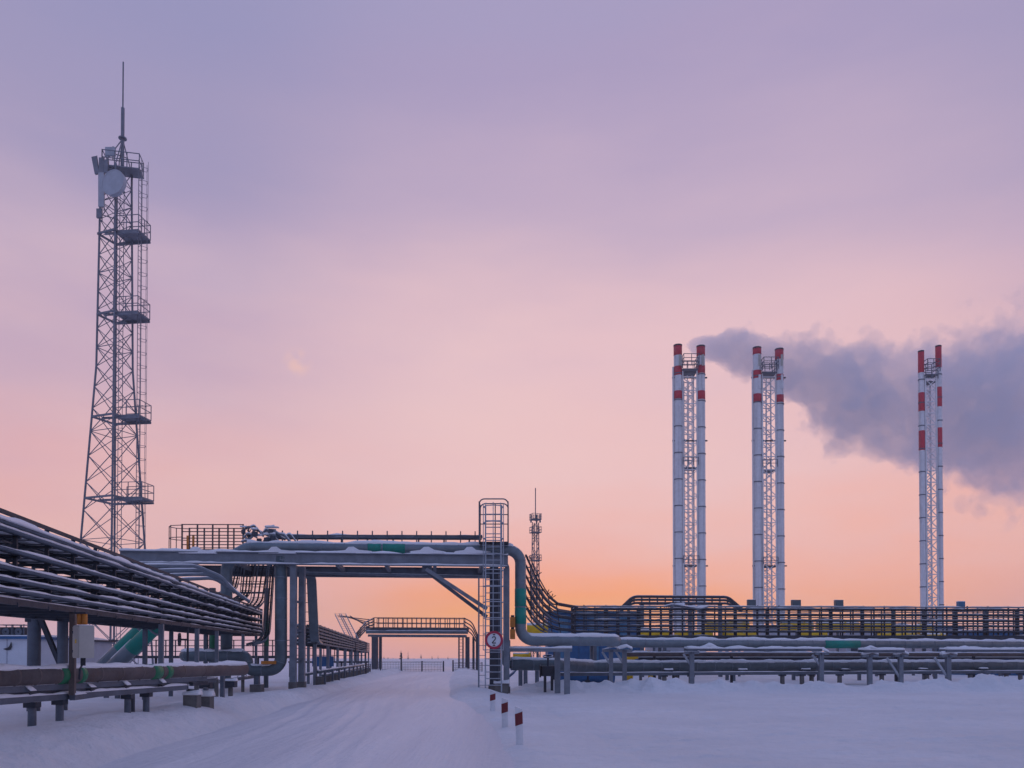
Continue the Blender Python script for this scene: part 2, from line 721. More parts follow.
xp = graded(0, 860, .16, 1.0195)
xs = [-4 - x for x in reversed(xp[1:])] + [-4 + x for x in xp]
ys = graded(4, 960, .11, 1.0085)
ys = [-60, -20, -5, 1] + ys
def yard_in(x, y):
    return sst(0, .5, x - (1.9 + ROAD_DIR * (y - 16.4))) * sst(0, .5, 37.4 - x) * sst(0, .5, y - 7.5) * sst(0, .5, 38.2 - y)


sheet('snow_ground', xs, ys, lambda x, y: (x, y, ground_h(x, y) - .14 * yard_in(x, y)), 'snow', 'structure')

# cleared yard with wheel tracks, on a finer grid
TRACKS = [(13, .42, -.006), (17.5, .35, -.004), (21, .22, .002), (27, -.1, .006), (33, -.22, .006), (24.5, .5, -.012), (30.5, .12, -.003), (15, .75, -.016)]


def tread(x, y):
    h = 0.0
    for k, (a, b, c) in enumerate(TRACKS):
        yc = a + b * x + c * x * x + .25 * math.sin(x * .5 + k)
        sl = math.sqrt(1 + (b + 2 * c * x) ** 2)
        for o in (-.8, .8):
            d = abs(y - yc - o * sl) / sl
            if d < .5:
                fadeo = .55 + .6 * fb(x + 9 * k, y, .12, 2)
                h += max(0, fadeo) * (-.034 * (1 - sst(.1, .19, d)) + .02 * math.exp(-((d - .25) / .07) ** 2) + .006 * math.sin((x + y) * 26) * (1 - sst(.1, .19, d)))
    return h


def yard_pt(x, y):
    x = x + ROAD_DIR * (y - 16.4) * (1 - sst(2, 12, x))
    return (x, y, ground_h(x, y) + .004 - .14 * (1 - yard_in(x, y)) * .2 + tread(x, y) + .016 * fb(x, y, 2.3, 4) + .02 * max(0, fb(x, y, .8, 3) - .25))


def frange(a, b, d):
    n = int((b - a) / d)
    return [a + (b - a) * i / n for i in range(n + 1)]


sheet('yard', frange(1.9, 14, .1) + frange(14.16, 37.5, .16), frange(7.5, 20, .11) + frange(20.16, 38.3, .16), yard_pt, 'snow', 'structure')
us = [i / 90 for i in range(91)]
ysr = graded(-6, 150, .3, 1.008)


def road_tread(x, y):
    h = 0.0
    m = (road_l(y) + road_r(y)) / 2
    for k, (o, a, w) in enumerate(((-1.9, .35, .11), (-1.5, .5, .07), (.7, .4, .09), (1.6, .3, .12), (.1, .7, .06), (-.4, .2, .1))):
        for g in (-.8, .8):
            d = abs(x - m - o * .8 - g - a * math.sin(y * w + k * 1.7))
            if d < .5:
                h += max(0, .6 + .7 * fb(x + 5 * k, y * .3, .3, 2)) * (-.017 * (1 - sst(.08, .17, d)) + .010 * math.exp(-((d - .23) / .06) ** 2))
    return h


def road_pt(u, y):
    l, r = road_l(y) - .25, road_r(y) + .25
    x = l + (r - l) * u
    rut = math.exp(-((u - .3) / .06) ** 2) + math.exp(-((u - .52) / .06) ** 2) + math.exp(-((u - .72) / .05) ** 2)
    return (x, y, .0 + .03 * fb(x, y, .22) - .02 * rut * (.6 + fb(x, y * .2, .4)) + road_tread(x, y) + .012 * fb(x, y, 1.4, 3))


sheet('road', us, ysr, road_pt, 'road_snow', 'structure')


def ridge_h(x, y):
    """ragged ploughed ridge that closes the yard on the right"""
    ry = 40.6 + .35 * math.sin(x * .31) + .02 * x
    rr = sst(-.6, .8, x) * (1 - sst(0, 2.1, abs(y - ry)))
    c = noise.cell(Vector((x * 1.9 + .4 * fb(x, y, 2, 2), y * 1.9, 4.0)))
    h = rr * (.40 + .25 * fb(x, y, .5) + .22 * fb(x, y, 1.5, 5) + .07 * c * sst(.2, .7, rr))
    h += .5 * math.exp(-((x - 24.6) / .8) ** 2 - ((y - 41.4) / .9) ** 2) * (1 + .5 * fb(x, y, 1.6))
    return h


sheet('snow_bank', frange(-1, 39, .13), frange(38, 44, .13), lambda x, y: (x, y, ground_h(x, y) - .03 + ridge_h(x, y)), 'snow', 'structure')


def gz(x, y):
    return ground_h(x, y)


def on_ground(p):
    return Vector((p[0], p[1], gz(p[0], p[1]) - .08))

# ------------------------------------------------------------------ pipe bridge over the road
def PY(px, off=0.0):
    return 35.2 + (px - 130) / 375 * 1.6 + off


def pb(px, py, off=0.0):
    return at(px, py, PY(px, off))


RIGHT_TOP = pb(508, 561)
br = thing('pipe_bridge', 'grey steel pipe bridge spanning the snowy road, nearest the camera', 'pipe bridge', on_ground(pb(294, 690)))
g0, g1 = pb(120, 557), pb(508, 561)
ax = (g1 - g0).normalized()                 # along the bridge
bk = Vector((-ax.y, ax.x, 0)).normalized()  # away from the camera
ibeam('girder', g0, g1, .54, .30, 'galvanised', br)
low = Vector((0, 0, -.26))
ibeam('girder', g0 + bk * 3.0 + low, g1 + bk * 3.0 + low, .5, .3, 'steel', br, snow=False)
ln = (g1 - g0).length
k = 0
while .6 + k * 2.2 < ln:
    c = g0 + ax * (.6 + k * 2.2) + Vector((0, 0, -.2))
    bar('cross_beam', c + bk * .1, c + bk * 2.92, .16, .18, 'steel', br)
    k += 1
for px in (196, 275, 352, 427, 470):        # pipe shoes on the girder
    c = pb(px, 551.5)
    s = box('pipe_shoe', c + Vector((0, .0, .0)), .24, .2, .17, 'galvanised', br)
    hp = [(-.8, .0), (-.3, .05), (-.13, .19), (.1, .2), (.3, .06), (.85, .0), (.85, -.1), (-.8, -.1)]
    V = [c + Vector((x * random.uniform(.8, 1.15), y, z)) for y in (-.15, .13) for x, z in hp]
    mesh('snow_cap', V, [tuple(range(8)), tuple(range(15, 7, -1))] + [(k_, 8 + k_, 8 + (k_ + 1) % 8, (k_ + 1) % 8) for k_ in range(8)], 'snow_cap', s)


def column(px, w, off, top_z, m='galvanised', d=None, wedge=True):
    p = pb(px, 640, off)
    b = on_ground(p)
    c = bar('column', b, Vector((p.x, p.y, top_z)), w, d or w, m, br, up=(0, 1, 0))
    if wedge:
        box('column_base', b + Vector((0, 0, .08)), w * 1.25, w * 1.25, .3, 'concrete', c)
    return c


zt = g0.z - .27
column(293.3, .27, .15, zt)
column(302, .27, .75, zt)
column(494, .40, .25, zt + .05, 'dark_steel')
column(506.5, .28, .45, zt)
column(499.5, .12, 2.9, zt - .2, 'steel')
for z in (1.6, 2.9, 4.2):
    a = pb(293.5, 640, .15)
    b = pb(301.5, 640, .55)
    bar('tie', Vector((a.x, a.y, z)), Vector((b.x, b.y, z)), .1, .1, 'steel', br)
bar('knee_brace', pb(426, 569), pb(487, 609, .1), .14, .16, 'galvanised', br)
bar('knee_brace', pb(426, 571, .9), pb(487, 617, .9), .14, .16, 'steel', br)
box('gusset_plate', pb(427, 572, .05), .45, .04, .34, 'steel', br)
# light cable tray with stub posts along the top of the bridge
tr0, tr1 = pb(276, 537, 1.8), pb(482, 537.6, 1.8)
tray('cable_tray', [tr0, tr1], .5, 'steel', br, bk, .16, .5)
for i in range(14):
    c = tr0.lerp(tr1, (i + .5) / 14) - bk * .28
    bar('stub_post', c + UP * -.4, c + UP * .26, .05, .05, 'steel', br)
for i in range(8):
    c = tr0.lerp(tr1, (i + .5) / 8)
    bar('tray_bracket', c - UP * .75 + bk * .1, c - UP * .05 + bk * .1, .07, .07, 'steel', br)
# under-bridge services
a, b = pb(300, 573, 1.9), pb(500, 577, 1.9)
tube('conduit', [a, b], .07, 'galvanised', br)

# railed landing on the left end of the bridge
lp = thing('access_platform', 'railed access platform with amber posts at left end of the pipe bridge', 'platform', pb(182, 549, 1.2))
p0, p1 = pb(182, 549, 1.2), pb(243, 549, 1.2)
q0, q1 = p0 + bk * 1.1, p1 + bk * 1.1
box('deck', (p0 + q1) / 2 - UP * .06, (p1 - p0).length, 1.15, .05, 'steel', lp)
for s, e in ((p0, p1), (q0, q1)):
    for hh in (1.13, .8, .5, .2):
        bar('handrail', s + UP * hh, e + UP * hh, .04, .04, 'rusty', lp)
    for i in range(5):
        c = s.lerp(e, i / 4)
        bar('rail_post', c, c + UP * 1.15, .06, .06, 'rusty', lp)
for hh in (1.1, .55):
    a = [p0 + UP * hh + Vector((0, 0, 0)), p0 + UP * hh - ax * .55 + bk * .15, p0 + UP * hh - ax * .75 + bk * .55, p0 + UP * hh - ax * .55 + bk * .95, q0 + UP * hh]
    tube('cage_hoop', a, .02, 'rusty', lp, 6)
for dx, dy in ((.55, .15), (.75, .55), (.55, .95)):
    c = p0 - ax * dx + bk * dy
    bar('cage_bar', c - UP * .35, c + UP * 1.12, .03, .03, 'rusty', lp)
for dx in (.25, .5):
    c = p0 + ax * dx
    bar('amber_post', c + UP * .0, c + UP * .62, .08, .08, 'orange', lp)

# valve cluster at the left top of the bridge
for i, (px, py, rr, lab) in enumerate(((249, 533, .32, 'round frosted valve wheel above the bridge beside the railed platform'), (272, 533, .30, 'smaller frosted valve head at the start of the bridge cable tray'))):
    c = pb(px, py, 1.0)
    v = thing('valve', lab, 'valve', c - UP * .7)
    if i == 0:
        disc('handwheel', c, (-.3, -1, .1), rr, .07, 'galvanised', v, r_in=rr * .75)
        for a in range(3):
            d = Vector((math.cos(a * 1.05), .0, math.sin(a * 1.05))) * rr * .8
            rod('spoke', c - d, c + d, .02, 'dark_steel', v, 6)
    else:
        box('head', c - UP * .25, .32, .3, .42, 'galvanised', v, .4)
        snow_strip([c + UP * .25 - ax * .3, c + UP * .25 + ax * .3], .2, .1, v, step=.1)
    rod('stem', c - UP * .75, c, .07, 'dark_steel', v)
    box('bonnet', c - UP * .75, .3, .3, .28, 'steel', v, .3)
    rv = random.Random(11 + i)
    for d in range(7):
        e = c + Vector((rv.uniform(-.5, .6), rv.uniform(-.3, .3), rv.uniform(-.45, .3)))
        f = fillet([e, e + Vector((rv.uniform(.1, .4), 0, rv.uniform(-.1, .3))), e + Vector((rv.uniform(.4, .8), .1, rv.uniform(-.5, .1)))], .12, 4)
        u = tube('impulse_tube', f, rv.uniform(.025, .06), 'galvanised' if d % 2 else 'steel', v, 7)
        snow_strip([q + UP * .03 for q in f], .05, .07, u, step=.08)
    for d in range(3):
        e = c + Vector((rv.uniform(-.3, .5), rv.uniform(-.3, .1), rv.uniform(-.5, .1)))
        g_ = box('actuator', e, rv.uniform(.15, .3), .2, rv.uniform(.15, .35), 'rack_steel', v, rv.uniform(0, 1))
        snow_strip([e + Vector((-.14, 0, .3)), e + Vector((.14, 0, .3))], .1, .1, g_, step=.06)

# caged ladder on the right-hand leg
ld = thing('caged_ladder', 'tall caged steel ladder with railed top landing at right leg of the bridge', 'ladder', on_ground(pb(493, 692, -.35)))
lo = -.35
base = on_ground(pb(493, 692, lo))
wl, yl = pb(485, 600, lo), pb(502, 600, lo)
ztop = pb(493, 505, lo).z
half = (yl.x - wl.x) / 2 * .95
cx_, cy_ = pb(493.5, 600, lo).x, pb(493.5, 600, lo).y
for s in (-1, 1):
    bar('stile', (cx_ + s * half, cy_, base.z), (cx_ + s * half, cy_, ztop), .06, .05, 'zinc', ld, up=(0, 1, 0))
z = base.z + .3
while z < ztop - .3:
    rod('rung', (cx_ - half, cy_, z), (cx_ + half, cy_, z), .024, 'zinc', ld, 6)
    z += .3
z = base.z + 1.9
cage = [(-half, 0), (-half * 1.25, -.25), (-half * .9, -.58), (0, -.72), (half * .9, -.58), (half * 1.25, -.25), (half, 0)]
while z < ztop:
    tube('cage_hoop', [Vector((cx_ + a, cy_ + b, z)) for a, b in cage], .022, 'zinc', ld, 6)
    z += .72
for a, b in cage[1:-1]:
    bar('cage_bar', (cx_ + a, cy_ + b, base.z + 1.9), (cx_ + a, cy_ + b, ztop), .035, .02, 'zinc', ld, up=(0, 1, 0))
# landing screen around the top
w2 = .66
zt2, zb2 = pb(493, 498, lo).z, pb(493, 541, lo).z
for s in (-1, 1):
    m = MB()
    for i in range(4):
        y = cy_ + .2 + i * .38
        m.bar((cx_ + s * w2, y, zb2), (cx_ + s * w2, y, zt2 - .12), .06, .05)
    for hz in (.0, .5, .95, 1.35, 1.75):
        m.bar((cx_ + s * w2, cy_ + .2, zb2 + hz), (cx_ + s * w2, cy_ + 1.35, zb2 + hz), .05, .05)
    m.build('landing_screen', 'steel', ld)
    box('kick_panel', (cx_ + s * w2 * .98, cy_ + .78, zb2), .03, 1.2, 1.35, 'rack_steel', ld)
box('landing_deck', (cx_, cy_ + .78, zb2 - .05), w2 * 2, 1.2, .05, 'dark_steel', ld)
tube('top_hoop', fillet([Vector((cx_ - w2, cy_ + .2, zt2 - .5)), Vector((cx_ - w2, cy_ + .2, zt2)), Vector((cx_ + w2, cy_ + .2, zt2)), Vector((cx_ + w2, cy_ + .2, zt2 - .5))], .25), .03, 'steel', ld, 6)
tube('top_hoop', fillet([Vector((cx_ - w2, cy_ + 1.35, zt2 - .5)), Vector((cx_ - w2, cy_ + 1.35, zt2)), Vector((cx_ + w2, cy_ + 1.35, zt2)), Vector((cx_ + w2, cy_ + 1.35, zt2 - .5))], .25), .03, 'steel', ld, 6)
for hz in (1.0, 1.45):
    bar('back_rail', (cx_ - w2, cy_ + 1.35, zb2 + hz), (cx_ + w2, cy_ + 1.35, zb2 + hz), .04, .04, 'steel', ld)
bar('back_rail', (cx_ + .05, cy_ + 1.35, zb2), (cx_ + .05, cy_ + 1.35, zt2), .05, .05, 'steel', ld, up=(0, 1, 0))
bar('guard_post', (cx_ - half - .3, cy_ - .05, base.z), (cx_ - half - .3, cy_ - .05, pb(482, 577, lo).z), .07, .06, 'galvanised', ld, up=(0, 1, 0))
z = base.z + .3
while z < pb(482, 577, lo).z:
    bar('guard_rung', (cx_ - half - .3, cy_ - .05, z), (cx_ - half, cy_ - .02, z), .025, .025, 'galvanised', ld)
    z += .45

# round limit sign on the ladder
sc_ = pb(494, 640, -1.25)
sg = thing('road_sign', 'round red-rimmed white limit sign reading 2 on the ladder cage', 'sign', sc_ - UP * .4)
disc('plate', sc_, (0, -1, 0), .375, .02, 'sign_white', sg)
disc('red_rim', sc_ + Vector((0, -.022, 0)), (0, -1, 0), .405, .012, 'sign_red', sg, r_in=.30)
dig = [(-.075, .085), (-.06, .125), (-.02, .145), (.03, .14), (.065, .11), (.07, .07), (.05, .03), (-.08, -.125), (-.075, -.135), (.085, -.135)]
V, Fc = sweep_data([sc_ + Vector((x, -.036, z)) for x, z in dig], [(-.006, -.02), (-.006, .02), (.006, .02), (.006, -.02)], (0, 1, 0))
mesh('numeral', V, Fc, 'sign_black', sg)
for s in (-1, 1):
    t0_ = sc_ + Vector((0, -.028, s * .19))
    V = [t0_ + Vector((-.07, 0, s * .075)), t0_ + Vector((.07, 0, s * .075)), t0_]
    V += [v + Vector((0, -.01, 0)) for v in V]
    mesh('arrow_mark', V, [(0, 1, 2), (3, 5, 4), (0, 3, 4, 1), (1, 4, 5, 2), (2, 5, 3, 0)], 'sign_black', sg)
bar('bracket', sc_ + Vector((-.3, .03, 0)), sc_ + Vector((.3, .03, 0)), .05, .03, 'steel', sg)

# base of the ladder: snow-covered footing lumps
fb_ = thing('footing_block', 'snow-capped concrete footing at the foot of the caged ladder', 'footing', on_ground(pb(502, 692, .2)))
c = on_ground(pb(501.5, 692, .1))
box('block', c, .62, .5, .5, 'concrete', fb_)
snow_strip([c + Vector((-.36, 0, .48)), c + Vector((.36, 0, .48))], .3, .24, fb_, step=.1)

# big insulated pipe: over the bridge, down, and away along the right-hand row
r_ = .26
zB = pb(400, 547.3, .75).z
xr = pb(520.5, 600, .75)
pts = [at(226.5, 650, 36.6)]
pts.append(pb(226.5, 568, .75))
pts.append(pb(234, 555, .75))
pts.append(pb(249, 547, .75))
pts.append(Vector((xr.x, xr.y, zB - .06)))
zR = at(560, 640.5, 38.0).z
pts.append(Vector((xr.x, xr.y, zR)))
e1 = at(616, 640.5, 38.6)
pts.append(Vector((e1.x, 38.4, zR)))
pts.append(Vector((e1.x + .35, 44.2, zR)))
e2 = at(1075, 645.5, 51.5)
pts.append(Vector((e2.x, 51.5, zR)))
bp = thing('insulated_pipe', 'large grey insulated pipe over the bridge, down beside the ladder and off to the right', 'pipe', on_ground(xr))
gb = lambda px: pb(px, 547, .75)


def on_pipe(px):
    a = Vector(pts[3]); b = Vector(pts[4])
    t = (px - 249) / (520.5 - 249)
    return a.lerp(b, t)


d4, d5 = pts[4], pts[5]
dn = lambda t: d4.lerp(d5, t)
rr3 = lambda px: pts[7].lerp(pts[8], (px - 620) / (1075 - 620))
pipe('run', pts, r_, 'cladding', bp, .62, seams=1.05, bands=[(on_pipe(366), on_pipe(379), 'green'), (on_pipe(381), on_pipe(403), 'green'), (dn(.43), dn(.625), 'green'), (dn(.64), dn(.82), 'green'), (rr3(812), rr3(846), 'green')])
for t in (.15, .42):
    pass

# second riser beside the big one
sp = thing('riser_pipe', 'narrow grey riser pipe between the ladder and the green-banded pipe', 'pipe', on_ground(pb(509.5, 690, .3)))
a = pb(507.2, 600, .9)
pipe('run', [on_ground(a), Vector((a.x, a.y, pb(510, 563, .35).z)), Vector((a.x - .6, a.y + 1.2, pb(510, 563, .35).z + .1))], .11, 'cladding', sp, .25, snow=0)
for py in (622, 634):
    c = at(512.6, py, 37.4)
    ins = thing('insulator_box', 'amber fitting ' + ('above' if py == 622 else 'below') + ' the other behind the green-banded pipe', 'fitting', c - UP * .25, 'amber fittings')
    box('body', c - UP * .24, .24, .3, .46, 'orange', ins)
    rod('neck', c + UP * .2, c + UP * .32, .08, 'dark_steel', ins)

# under-deck: pipe that loops down beside the left legs
ul = thing('insulated_pipe', 'grey insulated pipe looping down in a U beside the left bridge legs', 'pipe', on_ground(at(281, 690, 36)))
Yp = 36.0
up_ = [at(281, 556, Yp), at(281, 669, Yp), at(257, 669, Yp), at(249, 655, Yp), at(184, 655, Yp), at(177, 655, Yp + 1.0), Vector(at(177, 655, Yp + 1)) + Vector((0, 5, 0))]
up_[2] = at(258, 669, Yp)
zU = at(200, 655.5, Yp).z
pp = [at(281, 556, Yp), at(281, 670, Yp), at(247, 670, Yp), at(247, 655.5, Yp), at(182, 655.5, Yp), Vector((at(182, 655.5, Yp).x - .2, Yp + 4, zU))]
pipe('run', pp, .27, 'cladding_dull', ul, .55, seams=.95)
c = on_ground(at(257, 690, Yp))
q = at(257, 670, Yp)
bar('pedestal', c, Vector((q.x, q.y, q.z - .25)), .22, .22, 'steel', ul, up=(0, 1, 0))
box('pedestal_foot', c, .5, .5, .42, 'concrete', ul)
a, b = at(262, 662.5, Yp - .15), at(277, 662.5, Yp - .15)
bar('amber_saddle', a, b, .3, .14, 'orange', ul)

# twin green-sleeved inclined pipes
for i, (dx, dY, lab) in enumerate(((0, 0, 'nearer teal-sleeved pipe slanting up under the cable rack'), (-11, .9, 'farther teal-sleeved pipe slanting up behind its twin'))):
    Yg = 27.5 + dY
    a, b, c_, d_ = at(172 + dx, 611, Yg), at(160 + dx, 623, Yg), at(131 + dx, 650, Yg), at(112 + dx, 668, Yg)
    t = thing('inclined_pipe', lab, 'pipe', d_, 'teal-sleeved inclined pipes')
    tube('run', [at(184 + dx, 599, Yg), d_], .25, 'cladding', t, 16)
    tube('teal_sleeve', [at(182 + dx, 601, Yg), c_], .257, 'green', t, 16)
    m1, m2 = b.lerp(c_, .22), b.lerp(c_, .42)
    tube('strap', [m1, m1.lerp(m2, .25)], .265, 'galvanised', t, 16)
    snow_strip([c_ + Vector((0, 0, .30)), d_ + Vector((0, 0, .30))], .12, .08, t, step=.3)
    rod('prop', d_ + Vector((.2, 0, 0)), on_ground(d_ + Vector((.2, 0, 0))), .09, 'steel', t)

# ------------------------------------------------------------------ the cable rack coming in from the left
RN = at(0, 599.6, 12.0)
RF = at(261, 635.0, 42.0)
rdir = (RF - RN)
RN = RN - rdir * .12                        # runs on out of the frame
rdir = (RF - RN)
rflat = Vector((rdir.x, rdir.y, 0)).normalized()
rback = Vector((-rflat.y, rflat.x, 0))
if rback.x > 0:
    rback = -rback
RH = 1.34
ck = thing('cable_rack', 'long snow-dusted multi-tier cable rack running from the left edge to the bridge', 'cable rack', on_ground(RF))


def rk(y, t=0.0, off=0.0):
    """point on the rack at depth y, height fraction t above its bottom"""
    s = (y - RN.y) / (RF.y - RN.y)
    return RN.lerp(RF, s) + UP * (RH * t) + rback * off


y0, y1 = RN.y, RF.y
tiers = [(.90, .05), (.80, .035), (.57, .05), (.37, .045), (.23, .045), (.11, .045)]
for j, (t, d) in enumerate(tiers):
    for row in range(2):
        o = tray('cable_tray', [rk(y0, t, .25 + row * .95), rk(y1, t, .25 + row * .95)], .42, 'rack_steel', ck, rback, d, .55, (.085 if j in (0, 2) else .055) if row == 0 else .02)
        if row == 0 or j < 4:
            for q in range(2):
                off = .15 + row * .95 + q * .2
                V, Fc = sweep_data([rk(y0, t, off) + UP * .05, rk(y1, t, off) + UP * .05], [(math.cos(-a) * .035, math.sin(-a) * .035) for a in [i * math.pi / 3 for i in range(6)]])
                mesh('cable', V, Fc, 'dark_steel', ck, True)
V, Fc = sweep_data([rk(y0, .0, .05), rk(y1, .0, .05)], [(-.04, -.05), (-.04, .05), (.04, .05), (.04, -.05)])
o = mesh('edge_beam', V, Fc, 'dark_steel', ck)
snow_strip([rk(y0, .037, .05), rk(y1, .037, .05)], .04, .03, o, step=.4)
V, Fc = sweep_data([rk(y0, .0, 1.7), rk(y1, .0, 1.7)], [(-.05, -.09), (-.05, .09), (.05, .09), (.05, -.09)])
mesh('edge_beam', V, Fc, 'rack_steel', ck)
for off, t in ((-.03, .875), (-.03, .80), (-.03, .575), (-.03, .37), (-.03, .235), (-.03, .115)):
    V, Fc = sweep_data([rk(y0, t, off), rk(y1, t, off)], [(math.cos(-a) * .045, math.sin(-a) * .027) for a in [i * math.pi / 4 for i in range(8)]])
    o = mesh('edge_pipe', V, Fc, 'steel', ck, True)
    snow_strip([rk(y0, t, off) + UP * .03, rk(y1, t, off) + UP * .03], .06 if t > .85 else .036, .085 if t > .85 else .05, o, step=.25)
bar('top_rail', rk(y0, 1.0, .0), rk(y1, 1.0, .0), .05, .06, 'dark_steel', ck)
bar('top_rail', rk(y0, 1.0, 1.7), rk(y1, 1.0, 1.7), .05, .06, 'dark_steel', ck)
y = y0 + .5
i = 0
while y < y1 - .1:
    bar('upright', rk(y, .0, .06), rk(y, 1.03, .06), .05, .06, 'dark_steel', ck, up=tuple(rback))
    bar('upright', rk(y, .0, 1.7), rk(y, 1.03, 1.7), .05, .06, 'dark_steel', ck, up=tuple(rback))
    if i % 2 == 0:
        bar('upright', rk(y, .0, .85), rk(y, .96, .85), .05, .05, 'dark_steel', ck, up=tuple(rback))
    for t, d in tiers:
        bar('cross_arm', rk(y, t, -.02) - UP * (d * .5 + .025), rk(y, t, 1.72) - UP * (d * .5 + .025), .05, .05, 'dark_steel', ck)
    bar('cross_arm', rk(y, -.03, .0), rk(y, -.03, 1.7), .06, .07, 'dark_steel', ck)
    y += 1.25
    i += 1
bar('end_post', rk(y1, -.05, .0), rk(y1, 1.02, .0), .14, .14, 'steel', ck, up=tuple(rback))
# front posts standing on a low sleeper beam
sl = []
for px, yy in ((73, 15.15), (160, 21.7), (199, 26.3), (218, 29.8), (245, 36.2), (258, 40.5)):
    p = rk(yy, -.05, .05)
    zb = .98 if yy < 35 else .8
    w = .10 if px == 73 else .125
    m_ = 'rusty' if px == 73 else 'galvanised'
    o = bar('post', Vector((p.x, p.y, zb)), p, w, w, m_, ck, up=tuple(rback))
    c = Vector((p.x, p.y, zb))
    if px != 73:
        snow_strip([c + Vector((-.22, -.08, .0)), c + Vector((-.08, -.08, .22)), c + Vector((.08, -.08, .24)), c + Vector((.22, -.08, .0))], .09, .05, o, step=.06)
    sl.append(Vector((p.x, p.y, zb)))
    if yy > 25:
        bar('rear_post', on_ground(rk(yy, 0, 1.65)), rk(yy, -.05, 1.65), .13, .13, 'steel', ck, up=tuple(rback))
        bar('footing_stub', on_ground(c), c - UP * .1, .13, .13, 'concrete', ck, up=tuple(rback))
o = bar('sleeper_beam', sl[0] - UP * .05, sl[3] - UP * .08, .1, .1, 'steel', ck)
snow_strip([sl[0], sl[3]], .07, .06, o)
o = bar('sleeper_beam', sl[3] - UP * .2, sl[5] - UP * .08, .14, .14, 'steel', ck)

# cable ladders climbing from the rack to the bridge
ct = thing('cable_riser', 'slanting cable ladders climbing from the left rack up to the bridge', 'cable ladder', rk(y1, 0, .8))
for k_, (xa, ya, xb, yb, wd) in enumerate(((237, 566, 231, 592, .5), (248, 566, 245, 598, .5), (263, 564, 257, 606, .7), (271, 566, 266, 640, .35))):
    tp, bt = at(xa, ya, 38.0), at(xb, yb, 40.0)
    tray('riser_tray', fillet([tp + UP * .5 + bk * .8, tp, bt, bt + Vector((-.4, -1.2, -.25))], .6), wd, 'galvanised' if k_ != 1 else 'dark_steel', ct, ax, .12, .35, 0)
    for q in range(3):
        s = ax * (-wd * .3 + q * wd * .3)
        tube('cable', fillet([tp + UP * .5 + bk * .8 + s, tp + s, bt + s, bt + s + Vector((-.4, -1.2, -.25))], .6), .04, 'dark_steel' if q else 'galvanised', ct, 6)
for py in (575, 584, 593):
    a, b = at(233, py, 38.9), at(266, py, 38.9)
    bar('stay', a, b, .06, .06, 'steel', ct)
# loose snowy conduits bending over the rack's far end
lc = thing('conduit_bundle', 'snow-covered conduits arching over the far end of the left rack', 'conduit', at(180, 585, 33))
for i in range(4):
    yy = 31 + i * 1.1
    a = at(128 + i * 9, 566 + i * 5, yy)
    b = at(196 + i * 6, 566 + i * 4, yy + .5)
    c = at(222 + i * 3, 577 + i * 4, yy + .8)
    d = at(232 + i * 6, 590 + i * 4, yy + 1.0)
    f = fillet([a, b, c, d], .8)
    o = tube('conduit', f, .07, 'galvanised', lc, 8)
    snow_strip([p + UP * .05 for p in f], .06, .06, o)

# thick columns and brace behind the rack at the far left
cf = thing('support_frame', 'two thick grey columns with a diagonal brace behind the left rack', 'support frame', on_ground(at(34, 690, 19)))
ya = 19.0
for px in (34.5, 63):
    p = at(px, 607, ya)
    b = on_ground(p)
    rod('column', b, p + UP * .2, .145 if px < 50 else .12, 'steel', cf, 18)
bar('cap_beam', at(26, 606, ya), at(74, 609, ya), .2, .2, 'steel', cf)
bar('brace', at(40, 617, ya - .05), at(60, 664, ya - .05), .1, .1, 'dark_steel', cf)
bar('tie', at(38, 614.5, ya), at(62, 616, ya), .07, .07, 'dark_steel', cf)
box('bracket', at(29, 622, ya - .1), .14, .1, .12, 'dark_steel', cf)

# control cabinet on the near rack post
cb = thing('control_cabinet', 'beige steel control cabinet on the rust-brown rack post', 'cabinet', at(83.5, 658.5, 14.85))
cc = at(83.5, 658, 14.75)
box('body', cc, .30, .26, .595, 'cabinet', cb, math.radians(-42))
Mr = Matrix.Rotation(math.radians(-42), 3, 'Z')
fn = Mr @ Vector((.15, 0, 0))
# door is the right-hand visible face
dd = Mr @ Vector((0, -1, 0))
dx_ = Mr @ Vector((1, 0, 0))
box('door', cc + dd * .135 + UP * .025, .27, .016, .545, 'cabinet', cb, math.radians(-42))
box('hazard_label', cc + dd * .1445 + UP * .27 + dx_ * .02, .07, .004, .07, 'yellow', cb, math.radians(-42))
for hz in (.1, .45):
    box('hinge', cc + dd * .147 - dx_ * .125 + UP * hz, .02, .015, .05, 'dark_steel', cb, math.radians(-42))
snow_strip([cc + UP * .597 - dx_ * .14, cc + UP * .597 + dx_ * .14], .12, .035, cb, step=.06)
for i in range(3):
    rod('cable_gland', cc - UP * .14 + dx_ * (-.1 + i * .08), cc + dx_ * (-.1 + i * .08), .018, 'dark_steel', cb, 6)
tube('cable_drop', [cc - UP * .02, cc - UP * .12 - dx_ * .05, cc - UP * .2 - dx_ * .16, cc - UP * .4 - dx_ * .2], .02, 'dark_steel', cb, 6)
oc = thing('insulator_pair', 'pair of orange cylinders above the beige control cabinet', 'insulator', at(82, 625, 14.9))
for px in (79.5, 84.8):
    rod('cylinder', at(px, 624.5, 14.9), at(px, 613.5, 14.9), .046, 'orange', oc, 14)
box('bracket', at(82, 614, 14.9), .2, .12, .03, 'dark_steel', oc)

# low brown pipe in the left foreground
def lw(px, z, dy=0.0):
    t = px / 200
    iy = 1 / (1 / 13.5 * (1 - t) + 1 / 20.5 * t)
    return Vector(((px - 512) / F * iy, iy + dy, z))


